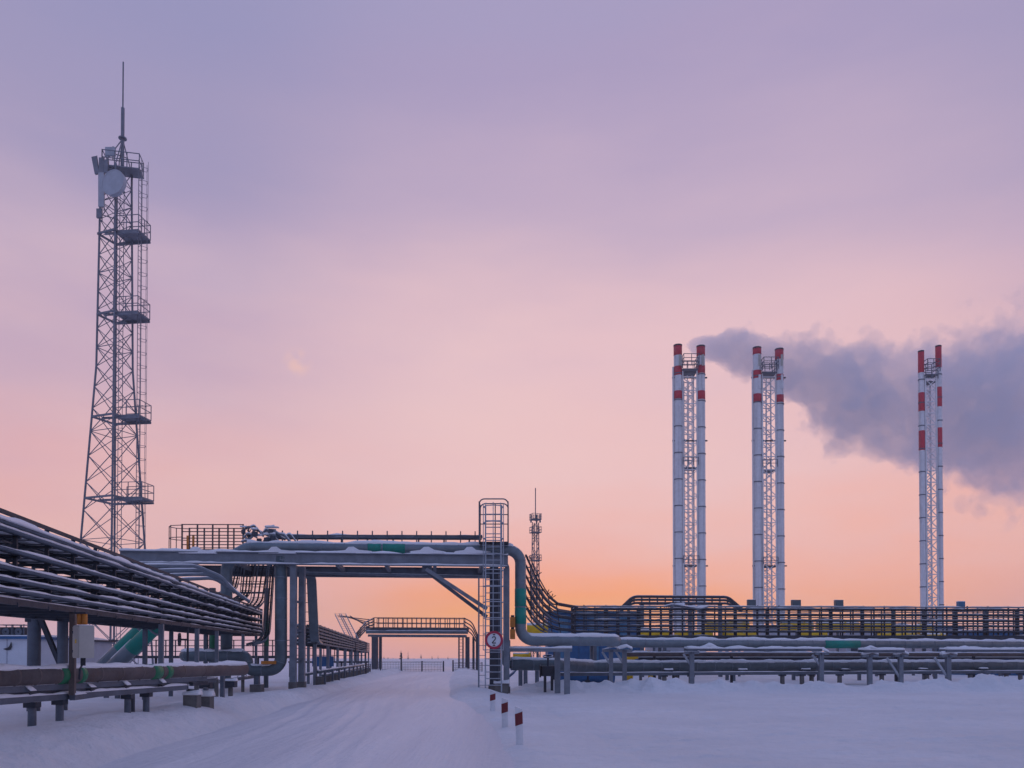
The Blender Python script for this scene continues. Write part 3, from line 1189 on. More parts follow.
pl = thing('insulated_pipe', 'brown snow-laden pipe with green bands low in the left foreground', 'pipe', on_ground(lw(30, 0)))
pa, pz = lw(-40, 1.36), lw(204, 1.36)
run = pipe('run', [pa, pz, pz + Vector((.5, 1.6, 0))], .17, 'rusty', pl, .4, snow=.075,
           bands=[(lw(56, 1.36), lw(67, 1.36), 'leaf_green'), (lw(75, 1.36), lw(80, 1.36), 'leaf_green'), (lw(149, 1.36), lw(157, 1.36), 'leaf_green'), (lw(162, 1.36), lw(167, 1.36), 'leaf_green')])
for i in range(11):
    c = lw(-10 + i * 21, 1.36)
    d = (pz - pa).normalized()
    tube('lap_joint', [c, c + d * .05], .175, 'rusty', run, 14)

# the low steel frame carrying it
lf = thing('low_pipe_rack', 'low snow-covered steel pipe frame along the left foreground', 'pipe rack', on_ground(lw(60, 0)))
for z, dy, xe in ((1.14, .1, 204), (.95, -.25, 190), (1.08, .75, 204)):
    a, b = lw(-40, z, dy), lw(xe, z, dy)
    o = bar('channel_beam', a, b, .10, .11, 'steel', lf)
    snow_strip([a + UP * .055, b + UP * .055], .06, .07, o, step=.2)
for px in (-5, 38, 97, 131, 166, 196):
    a = lw(px, 1.02, -.3)
    b = lw(px, 1.02, .8)
    o = bar('cross_bearer', a, b, .09, .09, 'dark_steel', lf)
    if px in (38, 97, 131, 58, 166):
        snow_strip([a + Vector((-.1, 0, .08)), a + Vector((0, .02, .16)), a + Vector((.1, .02, .08))], .1, .07, o, step=.05)
for px in (40, 133, 196):
    for dy in (-.22, .65):
        c = lw(px, .9, dy)
        b = on_ground(c)
        if px == 196:
            box('foot', b, .34, .3, .36, 'concrete', lf)
            rod('foot_stub', b, c, .06, 'steel', lf)
            snow_strip([b + Vector((-.2, 0, .34)), b + Vector((.2, 0, .34))], .17, .15, lf, step=.08)
        else:
            rod('pile', b, c, .07, 'steel', lf, 12)
            box('pile_cap', c - UP * .10, .22, .18, .1, 'dark_steel', lf)
for px in (112, 175):
    c = lw(px, .9, .9)
    rod('pile', on_ground(c), c, .06, 'dark_steel', lf, 10)

# free-standing stub posts and feet near the left bank
for px, pt, pbm, w, lab, nm in ((222.5, 675, 709, .11, 'slim free-standing steel post left of the looping pipe', 'marker_stake'), ):
    Yk = 24.0
    t = at(px, pt, Yk)
    st = bar(nm, on_ground(t), t, w, w, 'steel', None, up=(0, 1, 0))
    tag(st, lab, 'post')
for px, lab in ((230.5, 'small dark footing with a round head behind the slim steel post'), (206, 'low dark footing under the front rack posts')):
    Yk = 27.0
    c = on_ground(at(px, 697, Yk))
    ft = thing('footing_block', lab, 'footing', c)
    rod('pile', c, c + UP * .5, .08, 'concrete', ft)
    box('cap', c + UP * .42, .36, .3, .22, 'dark_steel', ft)
    snow_strip([c + Vector((-.2, 0, .63)), c + Vector((.2, 0, .63))], .16, .1, ft, step=.08)

# colour-banded risers behind the rack
for px, w, col, y_a, y_b, lab in ((206, .11, 'red', 632, 640, 'thin dark riser pipe with a red band behind the left rack'),
                                  (212.5, .16, 'leaf_green', 634, 648, 'riser pipe with green sleeve next to the red-banded one'),
                                  (228, .17, 'leaf_green', 630, 643, 'riser pipe with green sleeve in front of the bridge trays'),
                                  (266.5, .12, 'leaf_green', 621, 646, 'tall riser pipe with long green sleeve left of the looping pipe')):
    Yk = 40 if px < 250 else 40.5
    a = at(px, 600, Yk)
    ri = thing('riser_pipe', lab, 'pipe', on_ground(a))
    rod('run', on_ground(a), a + UP * .6, w, 'cladding_dull', ri, 12)
    rod('sleeve', at(px, y_b, Yk), at(px, y_a, Yk), w * 1.04, col, ri, 12)
    if col == 'red':
        rod('lower_sleeve', at(px, 650, Yk), at(px, 640, Yk), w * 1.05, 'sign_black', ri, 12)

# hanging handwheel
hw = thing('valve', 'edge-on valve handwheel hanging below the left rack beside teal pipes', 'valve', on_ground(at(178.5, 690, 25)))
c = at(178.5, 639.5, 25)
disc('handwheel', c, (1, .28, 0), .21, .06, 'dark_steel', hw, r_in=.13)
disc('hub', c, (1, .28, 0), .06, .08, 'dark_steel', hw)
rod('stem', on_ground(c + Vector((.25, .1, 0))), c + Vector((.25, .1, .9)), .035, 'dark_steel', hw, 8)
rod('spindle', c, c + Vector((.25, .1, 0)), .03, 'dark_steel', hw, 8)
for a in range(3):
    d = Vector((-.28, 1, 0)).normalized() * math.cos(a * 1.05) * .17 + UP * math.sin(a * 1.05) * .17
    rod('spoke', c - d, c + d, .015, 'dark_steel', hw, 6)

# railed walkways behind, seen under the rack
wkn = thing('access_walkway', 'railed steel walkway behind the left rack below the lattice tower', 'walkway', on_ground(at(180, 690, 50)))
a, b = at(88, 657, 50), at(292, 657, 50)
bar('deck_beam', a, b, .8, .16, 'dark_steel', wkn)
railing(wkn, [a, b], 1.05, 'dark_steel', .62, 3, .05)
for i in range(7):
    c = a.lerp(b, i / 6)
    bar('leg', on_ground(c), c, .12, .12, 'dark_steel', wkn, up=(0, 1, 0))
wk2 = thing('access_walkway', 'railed steel walkway behind the second rack beyond the bridge legs', 'walkway', on_ground(at(330, 690, 62)))
a, b = at(290, 662, 62), at(366, 662, 66)
bar('deck_beam', a, b, .7, .14, 'dark_steel', wk2)
railing(wk2, [a, b], 1.6, 'dark_steel', .9, 3, .05)
for i in range(4):
    c = a.lerp(b, i / 3)
    bar('leg', on_ground(c), c, .12, .12, 'dark_steel', wk2, up=(0, 1, 0))

# ------------------------------------------------------------------ second rack, running away beyond the bridge
R2N, R2F = at(316, 643, 40.5), at(369, 652, 89)
r2 = thing('cable_rack', 'receding multi-tier cable rack beyond the bridge, left of the road', 'cable rack', on_ground(R2N))
f2 = Vector((R2F.x - R2N.x, R2F.y - R2N.y, 0)).normalized()
b2 = Vector((-f2.y, f2.x, 0))
H2 = 1.0


def r2p(s, t, off=0.0):
    return R2N.lerp(R2F, s) + UP * H2 * t + b2 * off


for t in (0.0, .18, .36, .54, .72, .90):
    for row in range(2):
        tray('cable_tray', [r2p(0, t, .2 + row * .7), r2p(1, t, .2 + row * .7)], .5, 'steel', r2, b2, .1, 1.2, .04)
for i in range(25):
    s = i / 24
    bar('upright', r2p(s, -.05), r2p(s, 1.0), .05, .05, 'dark_steel', r2, up=tuple(b2))
    bar('cross_arm', r2p(s, -.06), r2p(s, -.06, 1.2), .08, .08, 'dark_steel', r2)
for i in range(9):
    s = i / 8
    for off in (.05, 1.15):
        p = r2p(s, -.06, off)
        bar('post', on_ground(p), p, .16, .16, 'galvanised', r2, up=tuple(b2))
# low pipe line beneath it
lp2 = thing('low_pipe_run', 'thin low pipes on short feet beneath the receding rack', 'pipe', on_ground(r2p(.1, 0)))
for off, z in ((-.35, .75), (-.1, .95), (.6, .8)):
    a, b = r2p(0, 0, off), r2p(.92, 0, off)
    a.z = b.z = z
    pipe('run', [a, b], .07, 'cladding_dull', lp2, snow=.05, n=8)
for i in range(12):
    p = r2p(i / 12.5, 0, -.2)
    box('foot', on_ground(p), .3, .5, .5, 'concrete', lp2)
    bar('foot_post', on_ground(p - b2 * .25), Vector((p.x, p.y, 1.0)) - b2 * .25, .1, .1, 'steel', lp2, up=(0, 1, 0))
# covered cable drop from the bridge into the second rack
cdp = thing('cable_drop', 'flat covered cable tray dropping from the bridge into the receding rack', 'cable tray', on_ground(at(312, 690, 39.5)))
tp, bt = at(311.5, 574, 39.4), at(314.5, 640, 39.6)
path = fillet([tp + Vector((-.3, -.8, .1)), tp, bt, r2p(.04, .0, .1)], .5)
V, Fc = sweep_data(path, [(-.22, -.05), (-.22, .05), (.22, .05), (.22, -.05)], ax)
mesh('cover', V, Fc, 'cladding', cdp)
tray('side_ladder', [tp - ax * .42 + Vector((0, .2, 0)), bt - ax * .42 + Vector((0, .2, 0))], .3, 'steel', cdp, ax, .08, .45, 0)
# blue panel under it
bl = thing('notice_board', 'blue rectangular panel on legs beneath the receding rack', 'panel', on_ground(at(322, 690, 56)))
a = at(323, 666.5, 56)
box('board', a, 1.5, .1, .72, 'blue', bl)
for s in (-.55, .55):
    q = a + Vector((s, .09, .3))
    bar('leg', on_ground(q), q, .07, .06, 'dark_steel', bl, up=(0, 1, 0))

# ------------------------------------------------------------------ far bridge, gate and trees
YF = 105.0
fbg = thing('pipe_bridge', 'smaller distant pipe bridge crossing the road near the gate', 'pipe bridge', on_ground(at(375, 670, YF)))
for off in (0, 2.2):
    a, b = at(366, 628.5, YF) + Vector((0, off, 0)), at(468, 629, YF) + Vector((0, off, 0))
    bar('girder', a, b, .2, .35, 'rack_steel', fbg)
    a, b = at(368, 635.5, YF) + Vector((0, off, 0)), at(466, 636, YF) + Vector((0, off, 0))
    bar('lower_girder', a, b, .2, .3, 'steel', fbg)
pipe('pipe_run', [at(366, 632, YF + 1), at(468, 632.4, YF + 1)], .22, 'cladding', fbg, n=10)
a, b = at(374, 628, YF - .2), at(464, 628.5, YF - .2)
railing(fbg, [a, b], 1.35, 'rack_steel', .62, 2, .1)
railing(fbg, [a + Vector((0, 2.4, 0)), b + Vector((0, 2.4, 0))], 1.35, 'dark_steel', 1.2, 2, .07)
for px, w, o_ in ((374.5, .7, 0), (380.5, .35, 1.2), (377, .3, 2.2), (459, .18, -.2), (463, .18, -.2), (467.5, .55, .6), (473.5, .3, 1.4), (477, .3, 2.0)):
    p = at(px, 637, YF + o_)
    bar('column', on_ground(p), p, w, .4, 'rack_steel', fbg, up=(0, 1, 0))
for i in range(10):
    z = .6 + i * .42
    p = at(461, 650, YF - .2)
    bar('rung', Vector((p.x - .26, p.y, z)), Vector((p.x + .26, p.y, z)), .05, .05, 'steel', fbg)
for off, e in ((0, 0), (1.0, 1)):
    for j in range(4):
        q = [at(374, 618 + j * 3.2, YF + off), at(366, 622 + j * 2.6, YF + off - 4), at(356, 634 + j * 2.2, YF + off - 9)]
        tube('sloping_tray', fillet(q, 2), .09, 'dark_steel', fbg, 6)
        q = [at(464, 618 + j * 3.4, YF + off), at(472, 622 + j * 4, YF + off), at(478, 636 + j * 3, YF + off), at(478.5, 664, YF + off)]
        tube('falling_tray', fillet(q, 1.5), .09, 'dark_steel', fbg, 6)
for i in range(5):
    t = i / 4
    a = at(373 - 17 * t, 618 + 16 * t * t, YF - 9 * t)
    bar('sloping_post', a, a - UP * 1.3, .08, .08, 'dark_steel', fbg, up=(0, 1, 0))
st = thing('inclined_tray', 'ribbed inclined cable tray rising from the receding rack to the distant bridge', 'cable tray', at(352, 641, 92))
for s, xo in ((0, 0), (1, 4.5)):
    tray('tray', [at(351 + xo, 640, 90), at(338 + xo, 614, 96)], .75, 'galvanised', st, (1, 0, 0), .25, .5, 0)
for i in range(4):
    tube('rail', [at(338 + i * 4, 616, 96), at(372, 620 + i * 3, 104)], .06, 'dark_steel', st, 6)

gt = thing('road_gate', 'dark wire gate closing the road beneath the distant bridge', 'gate', on_ground(at(402, 672, 94)))
YG = 94.0


def mesh_panel(parent, x0, x1, yt, yb, name='gate_leaf'):
    m = MB()
    for py in (yt, yb):
        m.bar(at(x0, py, YG), at(x1, py, YG), .06, .06)
    n = max(4, int((x1 - x0) / 1.5))
    for i in range(n + 1):
        x = x0 + (x1 - x0) * i / n
        m.bar(at(x, yt, YG), at(x, yb, YG), .022, .022, (0, 1, 0))
    for i in range(1, 4):
        py = yt + (yb - yt) * i / 4
        m.bar(at(x0, py, YG), at(x1, py, YG), .02, .02)
    m.build(name, 'dark_steel', parent)


mesh_panel(gt, 402.5, 421.5, 662, 672)
mesh_panel(gt, 422.5, 442, 662, 672)
for px, yt in ((401.3, 653), (422, 661), (443.5, 661), (453, 660)):
    p = at(px, yt, YG)
    bar('gate_post', on_ground(p), p, .16, .16, 'dark_steel', gt, up=(0, 1, 0))
fc = thing('wire_fence', 'dark wire fence left of the gate behind the rack', 'fence', on_ground(at(385, 672, 94)))
mesh_panel(fc, 381, 400, 662, 672, 'fence_panel')
mesh_panel(fc, 340, 380, 662, 672, 'fence_panel')
for px in (340, 360, 380.5):
    p = at(px, 661, YG)
    bar('fence_post', on_ground(p), p, .1, .1, 'dark_steel', fc, up=(0, 1, 0))
fc = thing('wire_fence', 'short dark wire fence right of the gate under the distant bridge', 'fence', on_ground(at(465, 672, 94)))
mesh_panel(fc, 454, 482, 663, 672, 'fence_panel')
for px in (468, 482):
    p = at(px, 662, YG)
    bar('fence_post', on_ground(p), p, .1, .1, 'dark_steel', fc, up=(0, 1, 0))


def far_tree(px, top, Y, bare, lab):
    rnd = random.Random(px * 7)
    tpt = at(px, top, Y)
    b = on_ground(tpt)
    h = tpt.z - b.z
    t = thing('larch_tree' if bare else 'spruce_tree', lab, 'tree', b, 'far trees on the horizon')
    m = MB()
    m.bar(b, b + UP * h * .5, .22, .22, (0, 1, 0))
    m.bar(b + UP * h * .5, b + UP * h, .1, .1, (0, 1, 0))
    m.build('trunk', 'bark', t)
    V, Fc = [], []
    for i in range(46 if not bare else 26):
        s = rnd.random() ** .8
        z = h * (.12 + .86 * s)
        rad = h * (.20 if not bare else .13) * (1 - s) + .12
        a = rnd.random() * 6.283
        d = Vector((math.cos(a), math.sin(a), 0))
        e = Vector((-d.y, d.x, 0))
        o = b + UP * z
        k_ = len(V)
        w = rad * (.4 if not bare else .12)
        V += [o, o + d * rad + e * w - UP * rad * rnd.uniform(.1, .6), o + d * rad * .9 - e * w - UP * rad * rnd.uniform(.1, .6), o + d * rad * .5 + UP * rad * .25]
        Fc += [(k_, k_ + 1, k_ + 3), (k_, k_ + 3, k_ + 2)]
    mesh('crown', V, Fc, 'needles', t)


trees = [(401, 650, 390, 0, 'tallest far spruce just behind the left gate post'), (408, 651, 494, 1, 'thin bare far tree above the left gate leaf'),
         (421, 654, 546, 0, 'small far spruce above the middle gate post'), (432, 656, 598, 0, 'tiny far spruce above the right gate leaf'),
         (438, 655, 624, 1, 'tiny bare far tree near the right gate post'), (388, 657, 598, 0, 'low far spruce left of the gate'),
         (384, 656, 650, 0, 'low far spruce next to the distant bridge column'), (393, 658, 676, 0, 'lowest far spruce between column and gate'),
         (346, 651, 572, 1, 'faint bare far tree behind the receding rack'), (357, 654, 598, 0, 'faint far spruce at the end of the receding rack'),
         (414, 658, 650, 0, 'stubby far spruce between thin bare tree and middle gate post'), (448, 656, 624, 0, 'tiny far spruce right of the gate')]
for a in trees:
    far_tree(*a)

# ------------------------------------------------------------------ buildings at the far left
bw = thing('equipment_cabin', 'white flat-roofed cabin with blue eaves at the left edge', 'cabin', on_ground(at(8, 690, 34)))
a, b = at(-60, 639, 34), at(30, 639, 34)
gzv = gz(b.x, 34)
box('wall', Vector(((a.x + b.x) / 2, 36, gzv - .1)), b.x - a.x, 4, a.z - gzv + .1, 'wall_white', bw)
box('roof', Vector(((a.x + b.x) / 2, 36, a.z)), b.x - a.x + .2, 4.2, .12, 'blue', bw)
snow_strip([Vector((a.x, 36, a.z + .12)), Vector((b.x + .05, 36, a.z + .12))], 2.05, .1, bw, step=.5)
for i in range(5):
    x = b.x - .02 - i * .95
    box('wall_seam', Vector((x, 33.99, gzv)), .03, .03, a.z - gzv, 'wall_grey', bw)
# small dark emblem
e = at(8.2, 647.5, 33.96)
V = [e + Vector((x, 0, z)) for x, z in ((-.22, -.06), (-.06, -.12), (.10, -.10), (.16, .03), (.13, .24), (.06, .08), (.0, .0))]
V += [v + Vector((0, -.012, 0)) for v in V]
n = 7
mesh('emblem', V, [tuple(range(n)), tuple(range(2 * n - 1, n - 1, -1))] + [(i, n + i, n + (i + 1) % n, (i + 1) % n) for i in range(n)], 'sign_black', bw)
for px, w in ((9.5, .55), (22, .42)):
    c = at(px, 636.5, 35)
    u = thing('roof_unit', ('left' if px < 15 else 'right') + ' caged fan unit on the white cabin roof', 'roof unit', c, 'fan units on the cabin roof')
    box('casing', c, w, .5, .40, 'dark_steel', u)
    disc('fan', c + Vector((0, -.26, .2)), (0, -1, 0), .16, .02, 'steel', u, 16, .05)
    m = MB()
    for s in (-1, 1):
        for d in (-.3, .3):
            m.bar(c + Vector((s * w * .62, d, 0)), c + Vector((s * w * .62, d, .52)), .03, .03, (0, 1, 0))
        m.bar(c + Vector((s * w * .62, -.3, .5)), c + Vector((s * w * .62, .3, .5)), .03, .03)
    for d in (-.3, .3):
        m.bar(c + Vector((-w * .62, d, .5)), c + Vector((w * .62, d, .5)), .03, .03)
    m.build('cage', 'steel', u)
bg_ = thing('storage_shed', 'low pale shed behind the braced columns at far left', 'shed', on_ground(at(50, 690, 42)))
a, b = at(36, 641, 42), at(74, 641, 42)
gzv = gz(b.x, 42)
box('wall', Vector(((a.x + b.x) / 2, 44, gzv - .1)), b.x - a.x, 4, a.z - gzv + .1, 'wall_grey', bg_)
box('roof', Vector(((a.x + b.x) / 2, 44, a.z)), b.x - a.x + .3, 4.3, .1, 'dark_steel', bg_)
snow_strip([Vector((a.x, 43.7, a.z + .1)), Vector((b.x, 43.7, a.z + .1))], 2.0, .16, bg_, step=.5)
box('eave_band', Vector(((a.x + b.x) / 2, 41.97, a.z - .45)), b.x - a.x, .06, .1, 'steel', bg_)

# verge markers beside the road
for i, (px, pt, pbm, lab) in enumerate(((520, 706, 747, 'nearest white verge post with slanted dark red band'), (505, 697.5, 730, 'middle white verge post with slanted dark red band'), (492.5, 690, 713, 'farthest white verge post, half sunk in the snow'))):
    Yb = (15.1, 18.9, 24.7)[i]
    tp = at(px, pt, Yb)
    w = (.135, .145, .16)[i]
    po = thing('verge_post', lab, 'verge post', on_ground(tp), 'red-banded posts on the right verge')
    b = Vector((tp.x, tp.y, gz(tp.x, tp.y) - .15))
    lean = Vector((-.03 + .02 * i, 0, 0))
    prof = [(-w / 2, -w * .35), (-w / 2, w * .35), (-w * .2, w * .5), (w * .2, w * .5), (w / 2, w * .35), (w / 2, -w * .35), (w * .2, -w * .5), (-w * .2, -w * .5)]
    V = []
    for c, cut in ((b, 0), (tp + lean, .05)):
        for x, y in prof:
            V.append(c + Vector((x, y, -cut * (x / w + .5))))
    n = 8
    Fc = [(i_, (i_ + 1) % n, n + (i_ + 1) % n, n + i_) for i_ in range(n)] + [tuple(range(n)), tuple(range(2 * n - 1, n - 1, -1))]
    Fc = [tuple(reversed(f)) for f in Fc]
    mesh('shaft', V, Fc, 'post_white', po)
    # slanted band
    z0, z1, sl_ = tp.z - .35 * (1 if i < 2 else .9), tp.z - .125, .05
    V = []
    k_ = 1.06
    for z in (z0, z1):
        for x, y in prof:
            s = (z - b.z) / (tp.z - b.z)
            V.append(Vector((b.x + lean.x * s + x * k_, b.y + y * k_, z + sl_ * x / w)))
    mesh('red_band', V, Fc, 'post_red', po)
    c = Vector((b.x, b.y, gz(b.x, b.y)))

# ------------------------------------------------------------------ lattice mast on the left
def lattice(parent, centre, levels, rot, mat, leg_w, br_w, pattern='x', horizontals=True):
    """levels: [(z, R)], R the distance from the axis to each leg"""
    cs = lambda z, R, k: Vector((centre[0] + R * math.cos(rot + k * math.pi / 2), centre[1] + R * math.sin(rot + k * math.pi / 2), z))
    for k in range(4):
        pts = [cs(z, R, k) for z, R in levels]
        keep = [pts[0]]
        for i in range(1, len(pts) - 1):
            if (pts[i] - keep[-1]).normalized().angle((pts[i + 1] - pts[i]).normalized()) > .004:
                keep.append(pts[i])
        keep.append(pts[-1])
        tube('leg', keep, leg_w, mat, parent, 8)
    for i in range(len(levels) - 1):
        (z0, R0), (z1, R1) = levels[i], levels[i + 1]
        for k in range(4):
            a0, a1 = cs(z0, R0, k), cs(z1, R1, k)
            b0, b1 = cs(z0, R0, k + 1), cs(z1, R1, k + 1)
            if pattern == 'x':
                bar('brace', a0, b1, br_w, br_w, mat, parent)
                bar('brace', b0, a1, br_w, br_w, mat, parent)
            else:
                if (i + k) % 2:
                    bar('brace', a0, b1, br_w, br_w, mat, parent)
                else:
                    bar('brace', b0, a1, br_w, br_w, mat, parent)
            if horizontals is True or (horizontals and i % horizontals == 0):
                bar('tie', a0, b0, br_w, br_w, mat, parent)
    return cs


TY = 60.0
tc0 = at(113, 560, TY)
tx, ty = tc0.x, TY
tw = thing('lattice_tower', 'tall tapering lattice communications tower with side platforms and aerials at left', 'tower', Vector((tx, ty, 0)))
zy = lambda py: at(111, py, TY).z
ROT = math.radians(24)
lev = []
z = 0.0
ztop = zy(171)
zk = zy(368)
while z < ztop:
    R = 1.23 + (zk - z) * .07 if z < zk else 1.23 - (z - zk) * .0125
    lev.append((z, R))
    z += max(1.35, .85 * R + .4)
lev.append((ztop, 1.06))
cs = lattice(tw, (tx, ty), lev, ROT, 'tower_steel', .075, .045, 'x', 4)
# inner cable ladder
tray('cable_ladder', [Vector((tx + .45, ty, 1)), Vector((tx + .45, ty, ztop))], .3, 'tower_steel', tw, (1, 0, 0), .04, .8, 0)
# side platforms
pd = Vector((math.cos(ROT - math.radians(45) + .25), math.sin(ROT - math.radians(45) + .25), 0))
pw = Vector((-pd.y, pd.x, 0))
for py in (237, 317, 419, 500):
    z = zy(py)
    R = 1.23 + max(0, zk - z) * .07
    c0 = Vector((tx, ty, z)) + pd * (R * .3)
    c1 = Vector((tx, ty, z)) + pd * (R * .62 + 1.55)
    m = MB()
    m.bar(c0 + UP * 0, c1, 1.6, .1)
    dk = m.build('platform_deck', 'tower_steel', tw)
    for s in (-.78, .78):
        bar('platform_beam', c0 - pd * R * .6 + pw * s - UP * .15, c1 + pw * s - UP * .15, .09, .16, 'tower_steel', tw)
    a, b, c, d = c0 + pw * .78, c1 + pw * .78, c1 - pw * .78, c0 - pw * .78
    for h_ in (1.15, .6):
        for s, e in ((a, b), (b, c), (c, d)):
            bar('handrail', s + UP * h_, e + UP * h_, .045, .045, 'tower_steel', tw)
    for q in (a, (a + b) / 2, b, (b + c) / 2, c, (c + d) / 2, d):
        bar('rail_post', q, q + UP * 1.17, .05, .05, 'tower_steel', tw)
    # full frame around the tower at this level
    for k_ in range(4):
        p_, q_ = cs(z, R, k_), cs(z, R, k_ + 1)
        bar('ring_beam', p_, q_, .09, .14, 'tower_steel', tw)
# caged ladder up the right side
lx = Vector((tx, ty, 0)) + pd * 1.95
for s in (-.22, .22):
    bar('ladder_stile', lx + pw * s + UP * .5, lx + pw * s + UP * (ztop + .6), .04, .04, 'tower_steel', tw, up=(0, 1, 0))
hz = 2.5
while hz < ztop + .5:
    cg = [lx + pw * -.22, lx + pw * -.36 + pd * .3, lx + pd * .62, lx + pw * .36 + pd * .3, lx + pw * .22]
    tube('cage_hoop', [p + UP * hz for p in cg], .018, 'tower_steel', tw, 5)
    hz += 1.0
for p in (lx + pw * -.36 + pd * .3, lx + pd * .62, lx + pw * .36 + pd * .3):
    bar('cage_bar', p + UP * 2.5, p + UP * (ztop + .5), .025, .025, 'tower_steel', tw, up=(0, 1, 0))
m = MB()
hz = .8
while hz < ztop:
    m.bar(lx + pw * -.22 + UP * hz, lx + pw * .22 + UP * hz, .025, .025)
    hz += .45
m.build('ladder_rungs', 'tower_steel', tw)
# top platform
c = Vector((tx + .5, ty, ztop))
V, Fc = [], []
box('top_deck', c - UP * .08, 2.7, 1.3, .08, 'tower_steel', tw, .2)
rp = [c + Matrix.Rotation(.2, 3, 'Z') @ Vector(v) for v in ((-1.3, -.62, 0), (1.3, -.62, 0), (1.3, .62, 0), (-1.3, .62, 0), (-1.3, -.62, 0))]
railing(tw, rp, 1.1, 'tower_steel', 1.0, 2, .05)
for k_ in range(4):
    a = cs(ztop, 1.06, k_)
    bar('spire_leg', a, Vector((tx + .45, ty, zy(139))), .06, .06, 'tower_steel', tw)
for zz in (.6, 1.2):
    pass
mx = tx + .45
rod('mast', (mx, ty, ztop), (mx, ty, zy(108)), .13, 'tower_steel', tw)
rod('whip_mast', (mx, ty, zy(108)), (mx, ty, zy(62)), .055, 'tower_steel', tw, 8)
disc('mast_flange', (mx, ty, zy(139)), (0, 0, 1), .3, .08, 'tower_steel', tw, 12)
# aerials
dc = at(116, 185, TY - 1.6)
dn_ = Vector((-.25, -1, .05)).normalized()
an = thing('dish_antenna', 'large pale round dish antenna near the top of the lattice tower', 'antenna', dc - UP * .9)
disc('radome', dc, dn_, .93, .34, 'antenna_white', an, 36)
disc('rim', dc + dn_ * .30, dn_, .96, .06, 'antenna_white', an, 36, .9)
rod('mount', dc, dc - dn_ * .9, .07, 'tower_steel', an)
for i, (px, yt, yb, w, off, lab) in enumerate(((101.5, 173, 207, .42, -.9, 'long pale panel antenna left of the dish'), (97.5, 157, 174, .35, -.9, 'left tilted panel antenna on the tower top'),
                                               (101.5, 158, 173, .32, -.9, 'middle panel antenna on the tower top'), (106, 160, 173, .32, -.9, 'right panel antenna on the tower top'),
                                               (110.5, 147.5, 156, .75, -.3, 'square pale panel antenna beside the mast'), (99.5, 209, 218, .4, -.9, 'small dark radio unit below the long panel antenna'))):
    t_, b_ = at(px, yt, TY + off), at(px, yb, TY + off)
    pn = thing('panel_antenna' if i < 5 else 'radio_unit', lab, 'antenna', b_)
    d_ = Vector((-.25 if i == 1 else 0, 0, 0))
    bar('panel', b_, t_ + d_, w, .16, 'antenna_white' if i in (0, 4) else 'tower_steel', pn, up=(0, 1, 0))
    rod('mount_tube', b_ + Vector((.1, .18, -.2)), t_ + Vector((.1, .18, .2)) + d_, .04, 'tower_steel', pn, 8)
    rod('clamp', (b_ + t_) / 2 + Vector((.1, .18, 0)), (b_ + t_) / 2 + Vector((.9, .8, 0)), .035, 'tower_steel', pn, 6)

# distant little mast
Y2 = 150.0
z2 = lambda py: at(535, py, Y2).z
x2 = at(535.5, 560, Y2).x
t2 = thing('lattice_tower', 'small distant lattice mast with collars right of the ladder', 'tower', Vector((x2, Y2, 0)))
lev = []
z = 0
while z < z2(517):
    lev.append((z, .95 - .012 * z))
    z += 1.5
lattice(t2, (x2, Y2), lev, .35, 'steel', .09, .07, 'z', 2)
for py in (520, 533, 561):
    c = Vector((x2, Y2, z2(py)))
    box('collar_deck', c, 1.75, 1.75, .14, 'steel', t2, .35)
    rp = [c + Matrix.Rotation(.35, 3, 'Z') @ Vector(v) for v in ((-.87, -.87, 0), (.87, -.87, 0), (.87, .87, 0), (-.87, .87, 0), (-.87, -.87, 0))]
    railing(t2, rp, 1.1, 'steel', .9, 2, .07)
for dx in (-.85, .85, .2):
    c = Vector((x2 + dx, Y2 - .5, z2(523)))
    box('panel_aerial', c, .3, .2, 1.5, 'steel', t2)
rod('whip_mast', (x2, Y2, z2(521)), (x2, Y2, z2(488)), .09, 'steel', t2, 8)

